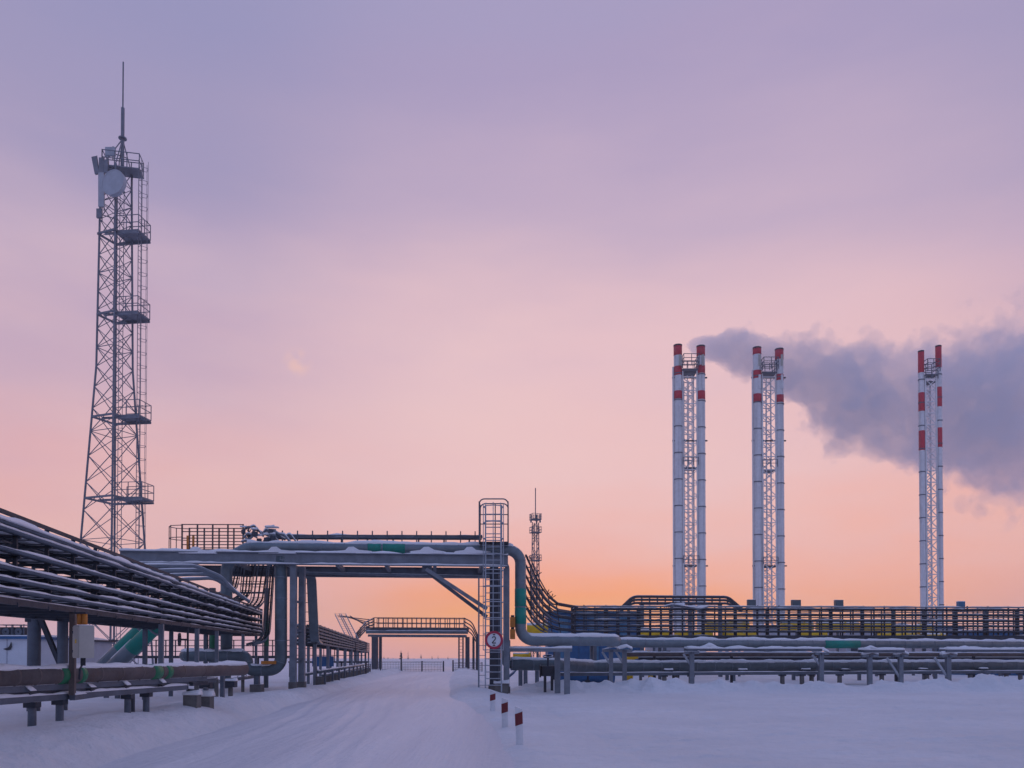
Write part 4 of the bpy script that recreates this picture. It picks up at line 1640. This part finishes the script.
# ------------------------------------------------------------------ chimneys
def chimney(lab, px_l, px_r, top_l, top_r, rpx, Y, bands_l, bands_r, decks, panel, extra=None, muff=True, mat='chimney_white'):
    zz = lambda py: at(700, py, Y).z
    xl, xr_ = at(px_l, 600, Y).x, at(px_r, 600, Y).x
    r = rpx * Y / F
    cxm = (xl + xr_) / 2
    dep = (xr_ - xl)
    t = thing('flue_stack', lab, 'chimney', Vector((cxm, Y, 0)), 'boiler chimneys behind the right-hand racks')
    for x, tp, bd, yy in ((xl, top_l, bands_l, Y), (xr_, top_r, bands_r, Y)):
        fl = rod('flue', (x, yy, 0), (x, yy, zz(tp)), r, mat, t, 24)
        for a, b in bd:
            rod('red_band', (x, yy, zz(b)), (x, yy, zz(a) + (.012 if a <= tp + .5 else 0)), r * 1.025 + .01, 'red', fl, 24)
        disc('rim', (x, yy, zz(tp)), (0, 0, 1), r * 1.08, .22, 'dark_steel', fl, 24, r * .8)
        py = tp + 28
        while py < 650:
            disc('flange', (x, yy, zz(py)), (0, 0, 1), r * 1.14, .14, 'steel', fl, 24)
            py += panel * 2.0
    # lattice between
    y_ = 655.0
    li, ri = xl + r * .95, xr_ - r * .95
    tops = max(top_l, top_r) + 24
    mids = [li + (ri - li) * .36, li + (ri - li) * .66] if muff else []
    for yy in (Y - r * .5, Y + dep * .6):
        for x in (li + .1, ri - .1):
            bar('lattice_leg', (x, yy, 0), (x, yy, zz(tops)), .2, .2, mat, t, up=(0, 1, 0))
        for x in mids:
            bar('ladder_leg', (x, yy + .3, 0), (x, yy + .3, zz(tops + 4)), .13, .13, mat, t, up=(0, 1, 0))
        y_ = 655.0
        k_ = 0
        while y_ - panel > tops:
            z0, z1 = zz(y_), zz(y_ - panel)
            bar('brace', (li, yy, z0), (ri, yy, z1), .11, .11, mat, t)
            bar('brace', (ri, yy, z0), (li, yy, z1), .11, .11, mat, t)
            bar('tie', (li, yy, z1), (ri, yy, z1), .14, .14, mat, t)
            y_ -= panel
    for py in decks:
        c = Vector((cxm, Y + dep * .3, zz(py)))
        box('deck', c, (ri - li) * 1.0, dep * .5, .2, 'steel', t)
        railing(t, [c + Vector((-(ri - li) / 2, -dep * .52, .35)), c + Vector(((ri - li) / 2, -dep * .52, .35))], 1.2, 'steel', 1.0, 2, .08)
    c = Vector((cxm, Y, zz(tops)))
    box('top_deck', c, (ri - li) * 1.0, dep * .5, .18, 'steel', t)
    rw = (ri - li) / 2
    railing(t, [c + Vector((-rw, -dep * .45, .4)), c + Vector((rw, -dep * .45, .4)), c + Vector((rw, dep * .45, .4)), c + Vector((-rw, dep * .45, .4)), c + Vector((-rw, -dep * .45, .4))], 1.9, 'steel', 1.2, 3, .08)
    if muff:
        # side service pipe and access gantry
        x = xl - r * 1.25
        rod('service_pipe', (x, Y - .2, 0), (x, Y - .2, zz(tops - 4)), .14, mat, t, 10)
        for py in (378, 441, 566, 620):
            c = Vector((cxm, Y - r * .2, zz(py)))
            bar('yoke', c - Vector((dep * .5 + r * 1.5, 0, 0)), c + Vector((dep * .5 + r * 1.5, 0, 0)), .22, .2, 'dark_steel', t)
        for py, h_ in ((356, 11), (376, 14)):
            for x, sgn in ((xl, 1), (xr_, 1)):
                box('sensor_housing', Vector((x + r * .3 * sgn, Y - r * .98, zz(py + h_))), r * .55, .3, h_ * Y / F, 'cabinet' if py < 360 else mat, t)
    return t


chimney('leftmost chimney group with two white flues, red caps and lattice', 678.7, 701.8, 346.5, 347.5, 4.05, 130,
        [(346.5, 356), (367, 376), (391.5, 399.5)], [(347.5, 356.5), (366, 374), (391.5, 400)], (372, 468, 566), 13.2)
chimney('middle chimney group with two white flues, red caps and lattice', 758.3, 780.6, 349, 350.5, 4.05, 132,
        [(349, 355), (371, 379), (394.5, 402.5)], [(350.5, 360), (375, 381), (395.5, 403)], (374, 470, 567), 13.2)
chimney('rightmost slim chimney pair with broad red and white bands', 923.2, 940.7, 352.5, 347.3, 2.75, 122,
        [(352.5, 373), (393, 411.5), (431, 450.5)], [(347.3, 368), (387.5, 407), (428, 447.5)], (382,), 11.5, muff=False)

# ------------------------------------------------------------------ right-hand cable rack
QN, QF = at(574, 637.5, 55.0), at(1085, 637.6, 57.6)
qd = Vector((QF.x - QN.x, QF.y - QN.y, 0)).normalized()
qb = Vector((-qd.y, qd.x, 0))
QH = 2.15
rr_ = thing('cable_rack', 'long dark multi-tier cable rack across the right half below the chimneys', 'cable rack', on_ground(QN))


def qp(s, t, off=0.0):
    return QN.lerp(QF, s) + UP * QH * t + qb * off


q_t = [.02, .2, .38, .56, .75, .93]
for j, t in enumerate(q_t):
    for row in range(2):
        tray('cable_tray', [qp(0, t, .2 + row * .8), qp(1, t, .2 + row * .8)], .55, 'rack_steel', rr_, qb, .10 if j else .22, 1.0, .03 if row else (.09 if j in (3, 5) else .06))
o = bar('top_rail', qp(0, 1.0, .05), qp(1, 1.0, .05), .07, .08, 'galvanised', rr_)
snow_strip([qp(0, 1.02, .05), qp(1, 1.02, .05)], .05, .05, o)
for t in (.29, .47, .66, .84):
    tube('cable', [qp(k_ / 12, t + .012 * math.sin(k_ * 2.1 + t * 9), -.02) for k_ in range(13)], .045, 'steel', rr_, 6)
bar('edge_beam', qp(0, .0, -.05), qp(1, .0, -.05), .12, .26, 'dark_steel', rr_)
bar('edge_beam', qp(0, .0, 1.5), qp(1, .0, 1.5), .12, .26, 'dark_steel', rr_)
nq = 48
for i in range(nq + 1):
    s = i / nq
    bar('upright', qp(s, -.04, .5), qp(s, 1.06 if i % 2 else 1.0, .5), .08, .08, 'dark_steel', rr_, up=tuple(qb))
    s2 = min(1, s + .4 / nq)
    bar('upright', qp(s2, -.04, 1.45), qp(s2, 1.0, 1.45), .07, .07, 'dark_steel', rr_, up=tuple(qb))
    if i % 3 == 0:
        bar('wide_upright', qp(s, -.04, .7), qp(s, .96, .7), .22, .12, 'rack_steel', rr_, up=tuple(qb))
for i in range(8):
    s = (i + .3) / 7.6
    for off in (.05, 1.4):
        p = qp(s, -.06, off)
        bar('post', on_ground(p), p, .2, .2, 'steel', rr_, up=tuple(qb))
for i, (px, w, h_) in enumerate(((753.5, .55, .5), (799.5, .6, .5), (844, .55, .5), (973, .45, .42))):
    s = (at(px, 606, 56).x - QN.x) / (QF.x - QN.x)
    c = qp(s, 1.0, .5) + UP * -.1
    jb = thing('junction_box', ('grey junction box on the right rack beneath the middle chimneys', 'grey junction box on the rack right of the middle chimneys', 'grey junction box on the rack between middle and right chimneys', 'blue-grey junction box on the rack right of the slim chimney pair')[i], 'junction box', c, 'junction boxes along the right rack')
    box('casing', c, w, .35, h_ + .12, 'cladding_dull' if i < 3 else 'pale_blue', jb)
    box('lid', c + Vector((0, -.18, .08)), w * .85, .02, h_ - .05, 'cladding_dull' if i < 3 else 'pale_blue', jb)
    snow_strip([c + Vector((-w / 2, 0, h_ + .12)), c + Vector((w / 2, 0, h_ + .12))], .17, .05, jb, step=.1)

# swept cable trays falling from the bridge to that rack
sw = thing('cable_sweep', 'curved cable trays sweeping down from the bridge to the right rack', 'cable tray', on_ground(at(545, 690, 46)))
upc = [(526, 557), (530.5, 567), (536, 579), (542, 589.5), (548.5, 598), (556, 604), (575, 607.5)]
loc = [(527, 610), (531, 618), (537, 625), (544, 630.5), (552, 634), (561, 636), (575, 637)]
for i in range(6):
    t = i / 5
    path = []
    for k_, ((a0, a1), (b0, b1)) in enumerate(zip(upc, loc)):
        Y = 40 + 15 * (k_ / 6) ** .8
        path.append(at(a0 + (b0 - a0) * t, a1 + (b1 - a1) * t, Y))
    sdv = (path[-1] - path[0])
    sdv = Vector((-sdv.y, sdv.x, 0)).normalized()
    for row in range(1):
        tray('swept_tray', path, .4, 'steel' if i % 2 else 'dark_steel', sw, sdv, .085, 2.5, 0)
        tube('cable', [p + UP * .08 for p in path], .06, 'dark_steel', sw, 6)
for k_ in range(1, 7):
    Y = 40 + 15 * (k_ / 6) ** .8
    bar('hanger', at(upc[k_][0], upc[k_][1] - 2, Y), at(loc[k_][0], loc[k_][1], Y), .07, .07, 'dark_steel', sw, up=(0, 1, 0))
for px, py, Y in ((536, 576, 43), (547, 594.5, 48.5), (551, 598.5, 50)):
    c = at(px, py, Y)
    rod('rail_stub', c, c + Vector((.12, 0, .3)), .03, 'dark_steel', sw, 6)
    rod('rail_stub', c, c + Vector((.3, 0, .2)), .025, 'dark_steel', sw, 6)
p = at(555, 640, 51)
bar('support_post', on_ground(p), p, .22, .22, 'dark_steel', sw, up=(0, 1, 0))

# arched tray overpass behind
YA = 66.0
ao = thing('cable_overpass', 'raised cable overpass with sloping ends in front of the left chimneys', 'cable overpass', on_ground(at(680, 690, YA)))
for off in (0, 1.2):
    for dy in (0, 3.2, 6.4):
        q = [at(620, 609 + dy * .4, YA + off), at(633, 596.5 + dy, YA + off), at(728, 597 + dy, YA + off), at(742, 609 + dy * .4, YA + off)]
        tube('rail', fillet(q, 1.0), .10 if dy else .12, 'rack_steel', ao, 8)
    q = at(640, 600, YA + off)
    for i in range(13):
        c = at(634 + i * 7.8, 597, YA + off)
        bar('rail_post', c, c - UP * .62, .1, .1, 'rack_steel', ao, up=(0, 1, 0))
a, b = at(640, 604, YA + .6), at(722, 604, YA + .6)
o = bar('tray_floor', a, b, 1.1, .1, 'steel', ao)
for px in (642, 690, 720):
    p = at(px, 604, YA + .6)
    bar('post', on_ground(p), p, .3, .25, 'steel', ao, up=(0, 1, 0))
# heap of snowy hoses lying on the rack
hs = thing('hose_heap', 'snow-covered coil of cables heaped on top of the right rack', 'cables', at(680, 606, 55.6))
for i in range(5):
    q = [at(664 + i * 2, 607, 55.3 + i * .2), at(672 + i * 3, 604.5 - i * .2, 55.5), at(684, 606.5, 55.4), at(694 + i * 1.5, 608 + i * .4, 55.2), at(708, 606.5, 55.6)]
    f = fillet(q, .8)
    o = tube('cable', f, .06, 'galvanised', hs, 6)
    snow_strip([p + UP * .04 for p in f], .09, .08, o, step=.2)

# ------------------------------------------------------------------ low pipes along the right
def row(px, z, base=44.2, end=51.5):
    t = (px - 620) / (1075 - 620)
    y = 1 / (1 / base * (1 - t) + 1 / end * t)
    return Vector(((px - 512) / F * y, y, z))


l4 = thing('insulated_pipe', 'lower grey insulated pipe on saddles along the right yard', 'pipe', on_ground(row(700, 0)))
p4 = [at(511, 664, 40.4), at(556, 664.5, 40.8), Vector((at(556, 664.5, 40.8).x + 2.2, 44.9, 1.16)), row(1080, 1.16) + Vector((0, .6, 0))]
pipe('run', p4, .32, 'cladding_dull', l4, .7, seams=1.1)
a = p4[0]
pipe('branch', [a + Vector((.02, 0, 0)), a + Vector((-.25, 0, 0)), a + Vector((-.25, .0, 1.2))], .22, 'cladding_dull', l4, .3, snow=0)
for px in (668, 742, 805, 845, 922, 982):
    c = row(px, 1.16) + Vector((0, .25, 0))
    box('saddle', c - UP * .5, .34, .5, .3, 'dark_steel', l4)
    c2 = c + Vector((0, -.38, -.3))
    s = box('clamp_block', c2, .42, .22, .12, 'dark_steel', l4)
    snow_strip([c2 + Vector((-.24, 0, .12)), c2 + Vector((.24, 0, .12))], .13, .1, s, step=.06)
md = thing('service_pipe', 'thin dark brown service pipe between the two big pipes on the right', 'pipe', on_ground(row(800, 0)))
pipe('run', [row(630, 1.86) + Vector((0, 1.5, 0)), row(1085, 1.86) + Vector((0, 1.5, 0))], .14, 'rusty', md, snow=.05)
pipe('run', [row(645, 1.62) + Vector((0, 2.2, 0)), row(1085, 1.62) + Vector((0, 2.2, 0))], .1, 'dark_steel', md, snow=.05, n=10)
for px in (660, 740, 830, 910, 990):
    c = row(px, 1.75) + Vector((0, 1.8, 0))
    bar('hanger_post', on_ground(c), c, .14, .14, 'dark_steel', md, up=(0, 1, 0))
lb = thing('bearer_beam', 'long low bearer channel with snow beneath the right-hand pipes', 'steel beam', on_ground(row(800, 0)))
for dy, z in ((-.25, .76), (.9, .74)):
    a, b = row(560, z) + Vector((0, dy, 0)), row(1080, z) + Vector((0, dy, 0))
    o = bar('channel', a, b, .12, .17, 'steel', lb)
    snow_strip([a + UP * .085, b + UP * .085], .065, .05, o, step=.4)
for px in (663.5, 676, 690, 781, 800.5, 812, 838, 880, 925, 968, 1004, 1018):
    c = row(px, .7) + Vector((0, .1 if px in (676, 812) else -.2, 0))
    b = on_ground(c)
    rod('pile', b, c, .13 if px != 676 else .2, 'concrete', lb, 12)
    box('pile_head', c - UP * .1, .36, .32, .1, 'dark_steel', lb)


def support(px, py_top, Y, lab, brace=0, w=.22, capw=1.0, capdir=0.0):
    p = at(px, py_top, Y)
    t = thing('pipe_support', lab, 'pipe support', on_ground(p), 'pipe supports in the right yard')
    bar('post', on_ground(p), p, w, w, 'galvanised', t, up=(0, 1, 0))
    cap = bar('cap_beam', p + Vector((-capw / 2, -.05, .07)), p + Vector((capw / 2, -.05, .07)), .24, .14, 'galvanised', t)
    c2 = bar('cross_head', p + Vector((0, -.35, .06)), p + Vector((0, 1.0, .06)), .16, .12, 'steel', t)
    snow_strip([p + Vector((-capw / 2, -.05, .14)), p + Vector((-capw * .2, -.05, .17)), p + Vector((capw * .15, -.05, .26)), p + Vector((capw / 2, -.05, .14))], .17, .2, cap, step=.08)
    if brace:
        q = p + Vector((brace * .75, 0, -1.45 if abs(brace) > .9 else -.0))
        if abs(brace) > .9:
            bar('knee_brace', p + Vector((brace * .72, 0, -.05)), p + Vector((brace * .02, 0, -1.25)), .11, .11, 'zinc', t)
        else:
            bar('knee_brace', p + Vector((brace * .9, 0, .0)), p + Vector((0, 0, -.7)), .11, .11, 'zinc', t)
    return t


support(611, 652, 41.5, 'pipe support below the bend of the big pipe, left of a pair', -.5, .2, .9)
support(624.5, 652, 42.5, 'pipe support below the bend of the big pipe, right of a pair', -.5, .22, .8)
support(691.5, 654, 44.6, 'first single pipe support right of the big pipe bend', -.5, .26, .8)
support(821, 655, 46.0, 'pipe support at the right end of the middle snowy beam', -.55, .25, .8)
support(869.5, 657, 46.5, 'upright post of the braced pair of pipe supports under the slim chimneys, left one', 0, .24, .9)
support(900.5, 657, 46.8, 'right post of the braced pair of pipe supports below the slim chimneys', -1.1, .24, .8)
support(948, 657, 47.4, 'pipe support half buried in the snow heap at right', -1.1, .26, .9)
for x0, x1, py, Y0, Y1, lab in ((686, 820, 651.8, 44.6, 46, 'snow-topped twin beam between the first and middle pipe supports'),
                                (862, 902, 653, 46.5, 46.8, 'short snow-topped beam over the braced pair of supports'),
                                (944, 1060, 652.5, 47.4, 48.5, 'snow-topped beam running out of the right edge')):
    sb = thing('steel_beam', lab, 'steel beam', at(x0, py, Y0))
    for dy, dz in ((-.25, .1), (.45, .12)):
        a, b = at(x0, py, Y0) + Vector((0, dy, dz)), at(x1, py, Y1) + Vector((0, dy, dz))
        o = bar('channel', a, b, .14, .14, 'steel', sb)
        snow_strip([a + UP * .07, b + UP * .07], .09, .15, o, step=.25)
    for i in range(3):
        c = at(x0 + (x1 - x0) * (i + .5) / 3, py, (Y0 + Y1) / 2)
        bar('spacer', c + Vector((0, -.25, .1)), c + Vector((0, .45, .1)), .1, .1, 'steel', sb)
        if i == 0:
            snow_strip([c + Vector((-.5, -.2, .17)), c + Vector((0, -.2, .3)), c + Vector((.5, -.2, .17))], .18, .16, sb, step=.1)

# snowy bracket table left of it
tb = thing('pipe_trestle', 'flat snow-topped trestle under the big pipe right of the ladder', 'trestle', on_ground(at(565, 690, 39)))
YT = 37.6
for dy in (0, .9):
    a, b = at(503, 650, YT) + Vector((0, dy, 0)), at(572, 650, YT) + Vector((0, dy, 0))
    o = bar('top_beam', a, b, .14, .16, 'galvanised', tb)
    snow_strip([a + UP * .08, b + UP * .08], .085, .11, o, step=.2)
for px, dy in ((558.5, .9), (567, .0)):
    p = at(px, 651, YT) + Vector((0, dy, 0))
    bar('post', on_ground(p), p, .27, .24, 'galvanised', tb, up=(0, 1, 0))
for px, dy in ((545, 1.6), (552, 2.0)):
    p = at(px, 676, YT + dy)
    bar('short_post', on_ground(p), p, .13, .13, 'dark_steel', tb, up=(0, 1, 0))
c = at(548, 671, YT + 1.8)
vb = thing('valve', 'dark valve body on the low pipe behind the trestle posts', 'valve', c - UP * .5)
box('body', c - UP * .25, .7, .5, .5, 'dark_steel', vb, .2)
rod('flange', c + Vector((-.42, 0, 0)), c + Vector((-.34, 0, 0)), .32, 'dark_steel', vb, 14)
rod('flange', c + Vector((.34, 0, 0)), c + Vector((.42, 0, 0)), .32, 'dark_steel', vb, 14)
rod('stem', c, c + UP * .75, .05, 'dark_steel', vb)
disc('handwheel', c + UP * .7, (0, -.3, 1), .26, .05, 'dark_steel', vb, 18, .2)
for k_, (px, Y) in enumerate(((520.5, 46), (525.5, 46), (537, 47))):
    p = at(px, 664, Y)
    b_ = on_ground(p)
    po = thing('pile_stub', ('first', 'second', 'third')[k_] + ' short pile behind the low pipe right of the ladder, counting from the left', 'pile', b_, 'short piles behind the low pipe')
    rod('shaft', b_, p, .12, 'steel', po, 10)
    box('head', p - UP * .06, .32, .32, .12, 'dark_steel', po)
bh = thing('blue_hose', 'blue hose bending to the ground beside the ladder footing', 'hose', on_ground(at(506, 680, 39)))
tube('run', fillet([at(517, 668, 41.5), at(513, 673, 41), at(507, 678, 40.5), at(504, 684, 40.3)], .3), .07, 'blue', bh, 8)

# ------------------------------------------------------------------ coloured plant behind the right racks
bb = thing('process_module', 'blue panelled process module behind the right rack near the bridge', 'building', on_ground(at(590, 690, 74)))
a, b = at(548, 613, 74), at(640, 613, 74)
box('wall', Vector(((a.x + b.x) / 2, 77, -.1)), b.x - a.x, 6, a.z + .1, 'blue', bb)
nW = 9
for i in range(nW):
    x = a.x + (b.x - a.x) * (i + .5) / nW
    box('wall_panel', Vector((x, 73.96, .3)), (b.x - a.x) / nW * .93, .06, a.z - .5, 'pale_blue' if i % 3 == 1 else 'blue', bb)
box('roof', Vector(((a.x + b.x) / 2, 77, a.z)), b.x - a.x + .5, 6.5, .16, 'pale_blue', bb)
snow_strip([Vector((a.x, 76.5, a.z + .16)), Vector((b.x, 76.5, a.z + .16))], 3, .12, bb, step=1)
b2_ = thing('storage_tank', 'dark blue horizontal tank on the ground behind the first right supports', 'tank', on_ground(at(585, 684, 50)))
a, b = at(560, 673, 50.0), at(614, 673, 50.0)
rod('shell', a, b, .62, 'blue', b2_, 24)
for s in (.12, .5, .88):
    c = a.lerp(b, s)
    rod('strap', c - Vector((.05, 0, 0)), c + Vector((.05, 0, 0)), .64, 'sign_black', b2_, 24)
    bar('saddle', on_ground(c), c - UP * .3, .3, .9, 'dark_steel', b2_, up=(0, 1, 0))
snow_strip([a + UP * .58, b + UP * .58], .3, .1, b2_, step=.3)
bx = thing('process_module', 'blue low process module behind the rack at the right edge', 'building', on_ground(at(1000, 690, 72)))
a, b = at(968, 632, 72), at(1075, 632, 72)
box('wall', Vector(((a.x + b.x) / 2, 74.5, -.1)), b.x - a.x, 5, a.z + .1, 'blue', bx)
for i in range(6):
    x = a.x + (b.x - a.x) * (i + .5) / 6
    box('wall_panel', Vector((x, 71.96, .3)), (b.x - a.x) / 6 * .93, .06, a.z - .4, 'blue', bx)
box('roof', Vector(((a.x + b.x) / 2, 74.5, a.z)), b.x - a.x + .4, 5.4, .14, 'dark_steel', bx)
snow_strip([Vector((a.x, 74, a.z + .14)), Vector((b.x, 74, a.z + .14))], 2.5, .1, bx, step=1)


def yellow_loop(pxs, pys, Y, r, lab, legs=True):
    """a yellow gas pipe that comes up from the ground, runs level and goes back down"""
    x0, x1 = pxs
    t = thing('gas_pipe', lab, 'pipe', on_ground(at(x0, 690, Y)), 'yellow gas pipes behind the racks')
    a, b = at(x0, pys, Y), at(x1, pys, Y)
    pipe('run', [on_ground(a), a, b, on_ground(b)] if legs else [a, b], r, 'yellow', t, r * 2, snow=.07, n=14)
    n = max(1, int((b - a).length / 3.2))
    for i in range(n):
        c = a.lerp(b, (i + .5) / n)
        bar('stand', on_ground(c), c - UP * r * .8, .18, .18, 'steel', t, up=(0, 1, 0))
        d = (b - a).normalized()
        tube('flange', [c + d * .5, c + d * .62], r * 1.25, 'yellow', t, 14)


yl_ = [((527, 548), 629, 62, .42, 'yellow gas pipe just right of the green-banded riser', False),
       ((513, 529), 656, 52, .2, 'small yellow gas pipe low behind the ladder leg', False),
       ((629, 652), 655, 57, .28, 'yellow gas pipe low behind the right pair of supports'),
       ((640, 668), 634, 66, .42, 'yellow gas pipe at the left end of the yellow row', False),
       ((675, 712), 636, 67, .42, 'yellow gas pipe under the left chimneys', False),
       ((706, 748), 626, 69, .46, 'higher yellow gas pipe between left and middle chimneys', False),
       ((722, 756), 636, 67, .40, 'lower yellow gas pipe between left and middle chimneys', False),
       ((781, 812), 627, 69, .46, 'yellow gas pipe just right of the middle chimneys', False),
       ((800, 826), 635.5, 66, .36, 'lower yellow gas pipe right of the middle chimneys', False),
       ((817, 858), 627, 70, .44, 'yellow gas pipe midway between middle and right chimneys', False),
       ((862, 890), 627, 69, .44, 'yellow gas pipe left of the slim chimney pair', False),
       ((879, 915), 636, 67, .36, 'lower yellow gas pipe left of the slim chimney pair', False),
       ((894, 932), 629, 70, .40, 'yellow gas pipe at the foot of the slim chimney pair', False),
       ((921, 946), 637, 68, .30, 'last low yellow gas pipe right of the slim chimneys', False)]
for a in yl_:
    yellow_loop(*a)
for k_, (x0, x1, yt, Y, lab) in enumerate(((760, 806, 628, 84, 'pale low building between the middle chimneys and the rack'), (655, 700, 640, 80, 'pale low building at the foot of the left chimneys'),
                                           (846, 880, 630, 84, 'pale low building midway along the right rack'), (930, 962, 628, 86, 'pale low building right of the slim chimneys'))):
    a, b = at(x0, yt, Y), at(x1, yt, Y)
    t = thing('boiler_house', lab, 'building', on_ground(at((x0 + x1) / 2, 690, Y)), 'pale boiler houses')
    box('wall', Vector(((a.x + b.x) / 2, Y + 3, -.1)), b.x - a.x, 6, a.z + .1, 'wall_grey', t)
    box('roof', Vector(((a.x + b.x) / 2, Y + 3, a.z)), b.x - a.x + .5, 6.5, .18, 'blue' if k_ % 2 else 'steel', t)
    snow_strip([Vector((a.x, Y + 3, a.z + .18)), Vector((b.x, Y + 3, a.z + .18))], 3, .18, t, step=1)
    n = max(2, int((b.x - a.x) / 1.6))
    for i in range(n):
        x = a.x + (b.x - a.x) * (i + .5) / n
        w_ = box('window', Vector((x, Y - .02, a.z * .45)), .8, .08, .8, 'glass', t)
        box('sill', Vector((x, Y - .08, a.z * .45 - .08)), .95, .12, .08, 'steel', w_)

# ------------------------------------------------------------------ smoke drifting from the flues
X0, X1 = at(681, 340, 134).x, at(1120, 340, 134).x
ZL, ZH = at(700, 515, 130).z, at(700, 262, 130).z
YL, YH = 116.0, 168.0
bm = [(x, y, z) for z in (ZL, ZH) for y in (YL, YH) for x in (X0, X1)]
sm, t, b = new_mat('smoke')
t.nodes.remove(b)
out = t.nodes['Material Output']
g = t.nodes.new('ShaderNodeNewGeometry')
sp_ = t.nodes.new('ShaderNodeSeparateXYZ')
t.links.new(g.outputs['Position'], sp_.inputs[0])
X, Yv, Z = sp_.outputs
u = math_node(t, 'DIVIDE', math_node(t, 'SUBTRACT', X, X0), X1 - X0)
zc = lambda py: (at(700, py, 134).z - ZL) / (ZH - ZL)
uu = lambda px: (at(px, 340, 134).x - X0) / (X1 - X0)
spine = ramp_node(t, u, [(uu(690), zc(347)), (uu(725), zc(350)), (uu(765), zc(355)), (uu(805), zc(368)), (uu(845), zc(391)), (uu(890), zc(394)), (uu(935), zc(391)), (uu(985), zc(388)), (uu(1060), zc(386)), (1, zc(384))], 'EASE')
rad = ramp_node(t, u, [(uu(684), 1 / 100), (uu(692), 9 / 100), (uu(725), 21 / 100), (uu(765), 29 / 100), (uu(805), 39 / 100), (uu(845), 48 / 100), (uu(890), 53 / 100), (uu(935), 63 / 100), (uu(985), 90 / 100), (uu(1060), 1.0), (1, 1.0)], 'LINEAR')
pxm = 134 / F
radm = math_node(t, 'MULTIPLY', rad, 100 * pxm)
zcm = math_node(t, 'ADD', math_node(t, 'MULTIPLY', spine, ZH - ZL), ZL)
ycm = math_node(t, 'ADD', math_node(t, 'MULTIPLY', u, 14.0), 133.0)
dz = math_node(t, 'DIVIDE', math_node(t, 'SUBTRACT', Z, zcm), radm)
dy = math_node(t, 'DIVIDE', math_node(t, 'SUBTRACT', Yv, ycm), math_node(t, 'MULTIPLY', radm, 1.1))
d = math_node(t, 'SQRT', math_node(t, 'ADD', math_node(t, 'MULTIPLY', dz, dz), math_node(t, 'MULTIPLY', dy, dy)))
n1 = tex_noise(t, .085, 2, .5)
n2 = tex_noise(t, .36, 6, .56)


def puffs(scale):
    """cauliflower bumps: distance to the nearest puff centre"""
    gg = t.nodes.new('ShaderNodeNewGeometry')
    wv = t.nodes.new('ShaderNodeVectorMath')
    wv.operation = 'SCALE'
    nn = t.nodes.new('ShaderNodeTexNoise')
    nn.inputs['Scale'].default_value = scale * .9
    nn.inputs['Detail'].default_value = 2
    t.links.new(gg.outputs['Position'], nn.inputs['Vector'])
    t.links.new(nn.outputs['Color'], wv.inputs[0])
    wv.inputs['Scale'].default_value = .9 / scale
    av = t.nodes.new('ShaderNodeVectorMath')
    av.operation = 'ADD'
    t.links.new(gg.outputs['Position'], av.inputs[0])
    t.links.new(wv.outputs[0], av.inputs[1])
    vo = t.nodes.new('ShaderNodeTexVoronoi')
    vo.feature = 'F1'
    vo.inputs['Scale'].default_value = scale
    t.links.new(av.outputs[0], vo.inputs['Vector'])
    return math_node(t, 'SUBTRACT', vo.outputs['Distance'], .5)


calm = maprange(t, u, 0, .18, .5, 1)
rough_ = math_node(t, 'MULTIPLY', math_node(t, 'SUBTRACT', n1, .5), 1.5)
rough_ = math_node(t, 'ADD', rough_, math_node(t, 'MULTIPLY', math_node(t, 'SUBTRACT', n2, .5), .7))
rough_ = math_node(t, 'ADD', rough_, math_node(t, 'MULTIPLY', puffs(.13), .75))
rough_ = math_node(t, 'ADD', rough_, math_node(t, 'MULTIPLY', puffs(.36), .5))
d = math_node(t, 'ADD', d, math_node(t, 'MULTIPLY', rough_, calm))
dens = maprange(t, d, .97, .82, 0, 1)
fade = ramp_node(t, u, [(0, .32), (.2, .16), (.55, .085), (1, .06)], 'LINEAR')
dens = math_node(t, 'MULTIPLY', dens, fade)
vs = t.nodes.new('ShaderNodeVolumePrincipled')
vs.inputs['Color'].default_value = (.89, .925, 1, 1)
vs.inputs['Anisotropy'].default_value = .0
t.links.new(dens, vs.inputs['Density'])
t.links.new(vs.outputs[0], out.inputs['Volume'])
sm.cycles.volume_step_rate = .4
sm.volume_intersection_method = 'FAST' if hasattr(sm, 'volume_intersection_method') else None
o = mesh('smoke_plume', bm, [(0, 2, 3, 1), (4, 5, 7, 6), (0, 1, 5, 4), (2, 6, 7, 3), (0, 4, 6, 2), (1, 3, 7, 5)], 'smoke')
o['kind'] = 'stuff'
o['label'] = 'grey-violet smoke drifting right from the chimneys'


# ------------------------------------------------------------------ cold evening haze over the plain
hz_, t, b = new_mat('haze_air')
t.nodes.remove(b)
vh = t.nodes.new('ShaderNodeVolumePrincipled')
vh.inputs['Color'].default_value = (.93, .93, .95, 1)
vh.inputs['Density'].default_value = .0005
vh.inputs['Anisotropy'].default_value = .45
t.links.new(vh.outputs[0], t.nodes['Material Output'].inputs['Volume'])
hv = [(x, y, z) for z in (-3, 70) for y in (-80, 1000) for x in (-900, 900)]
o = mesh('haze', hv, [(0, 2, 3, 1), (4, 5, 7, 6), (0, 1, 5, 4), (2, 6, 7, 3), (0, 4, 6, 2), (1, 3, 7, 5)], 'haze_air')
o['kind'] = 'stuff'
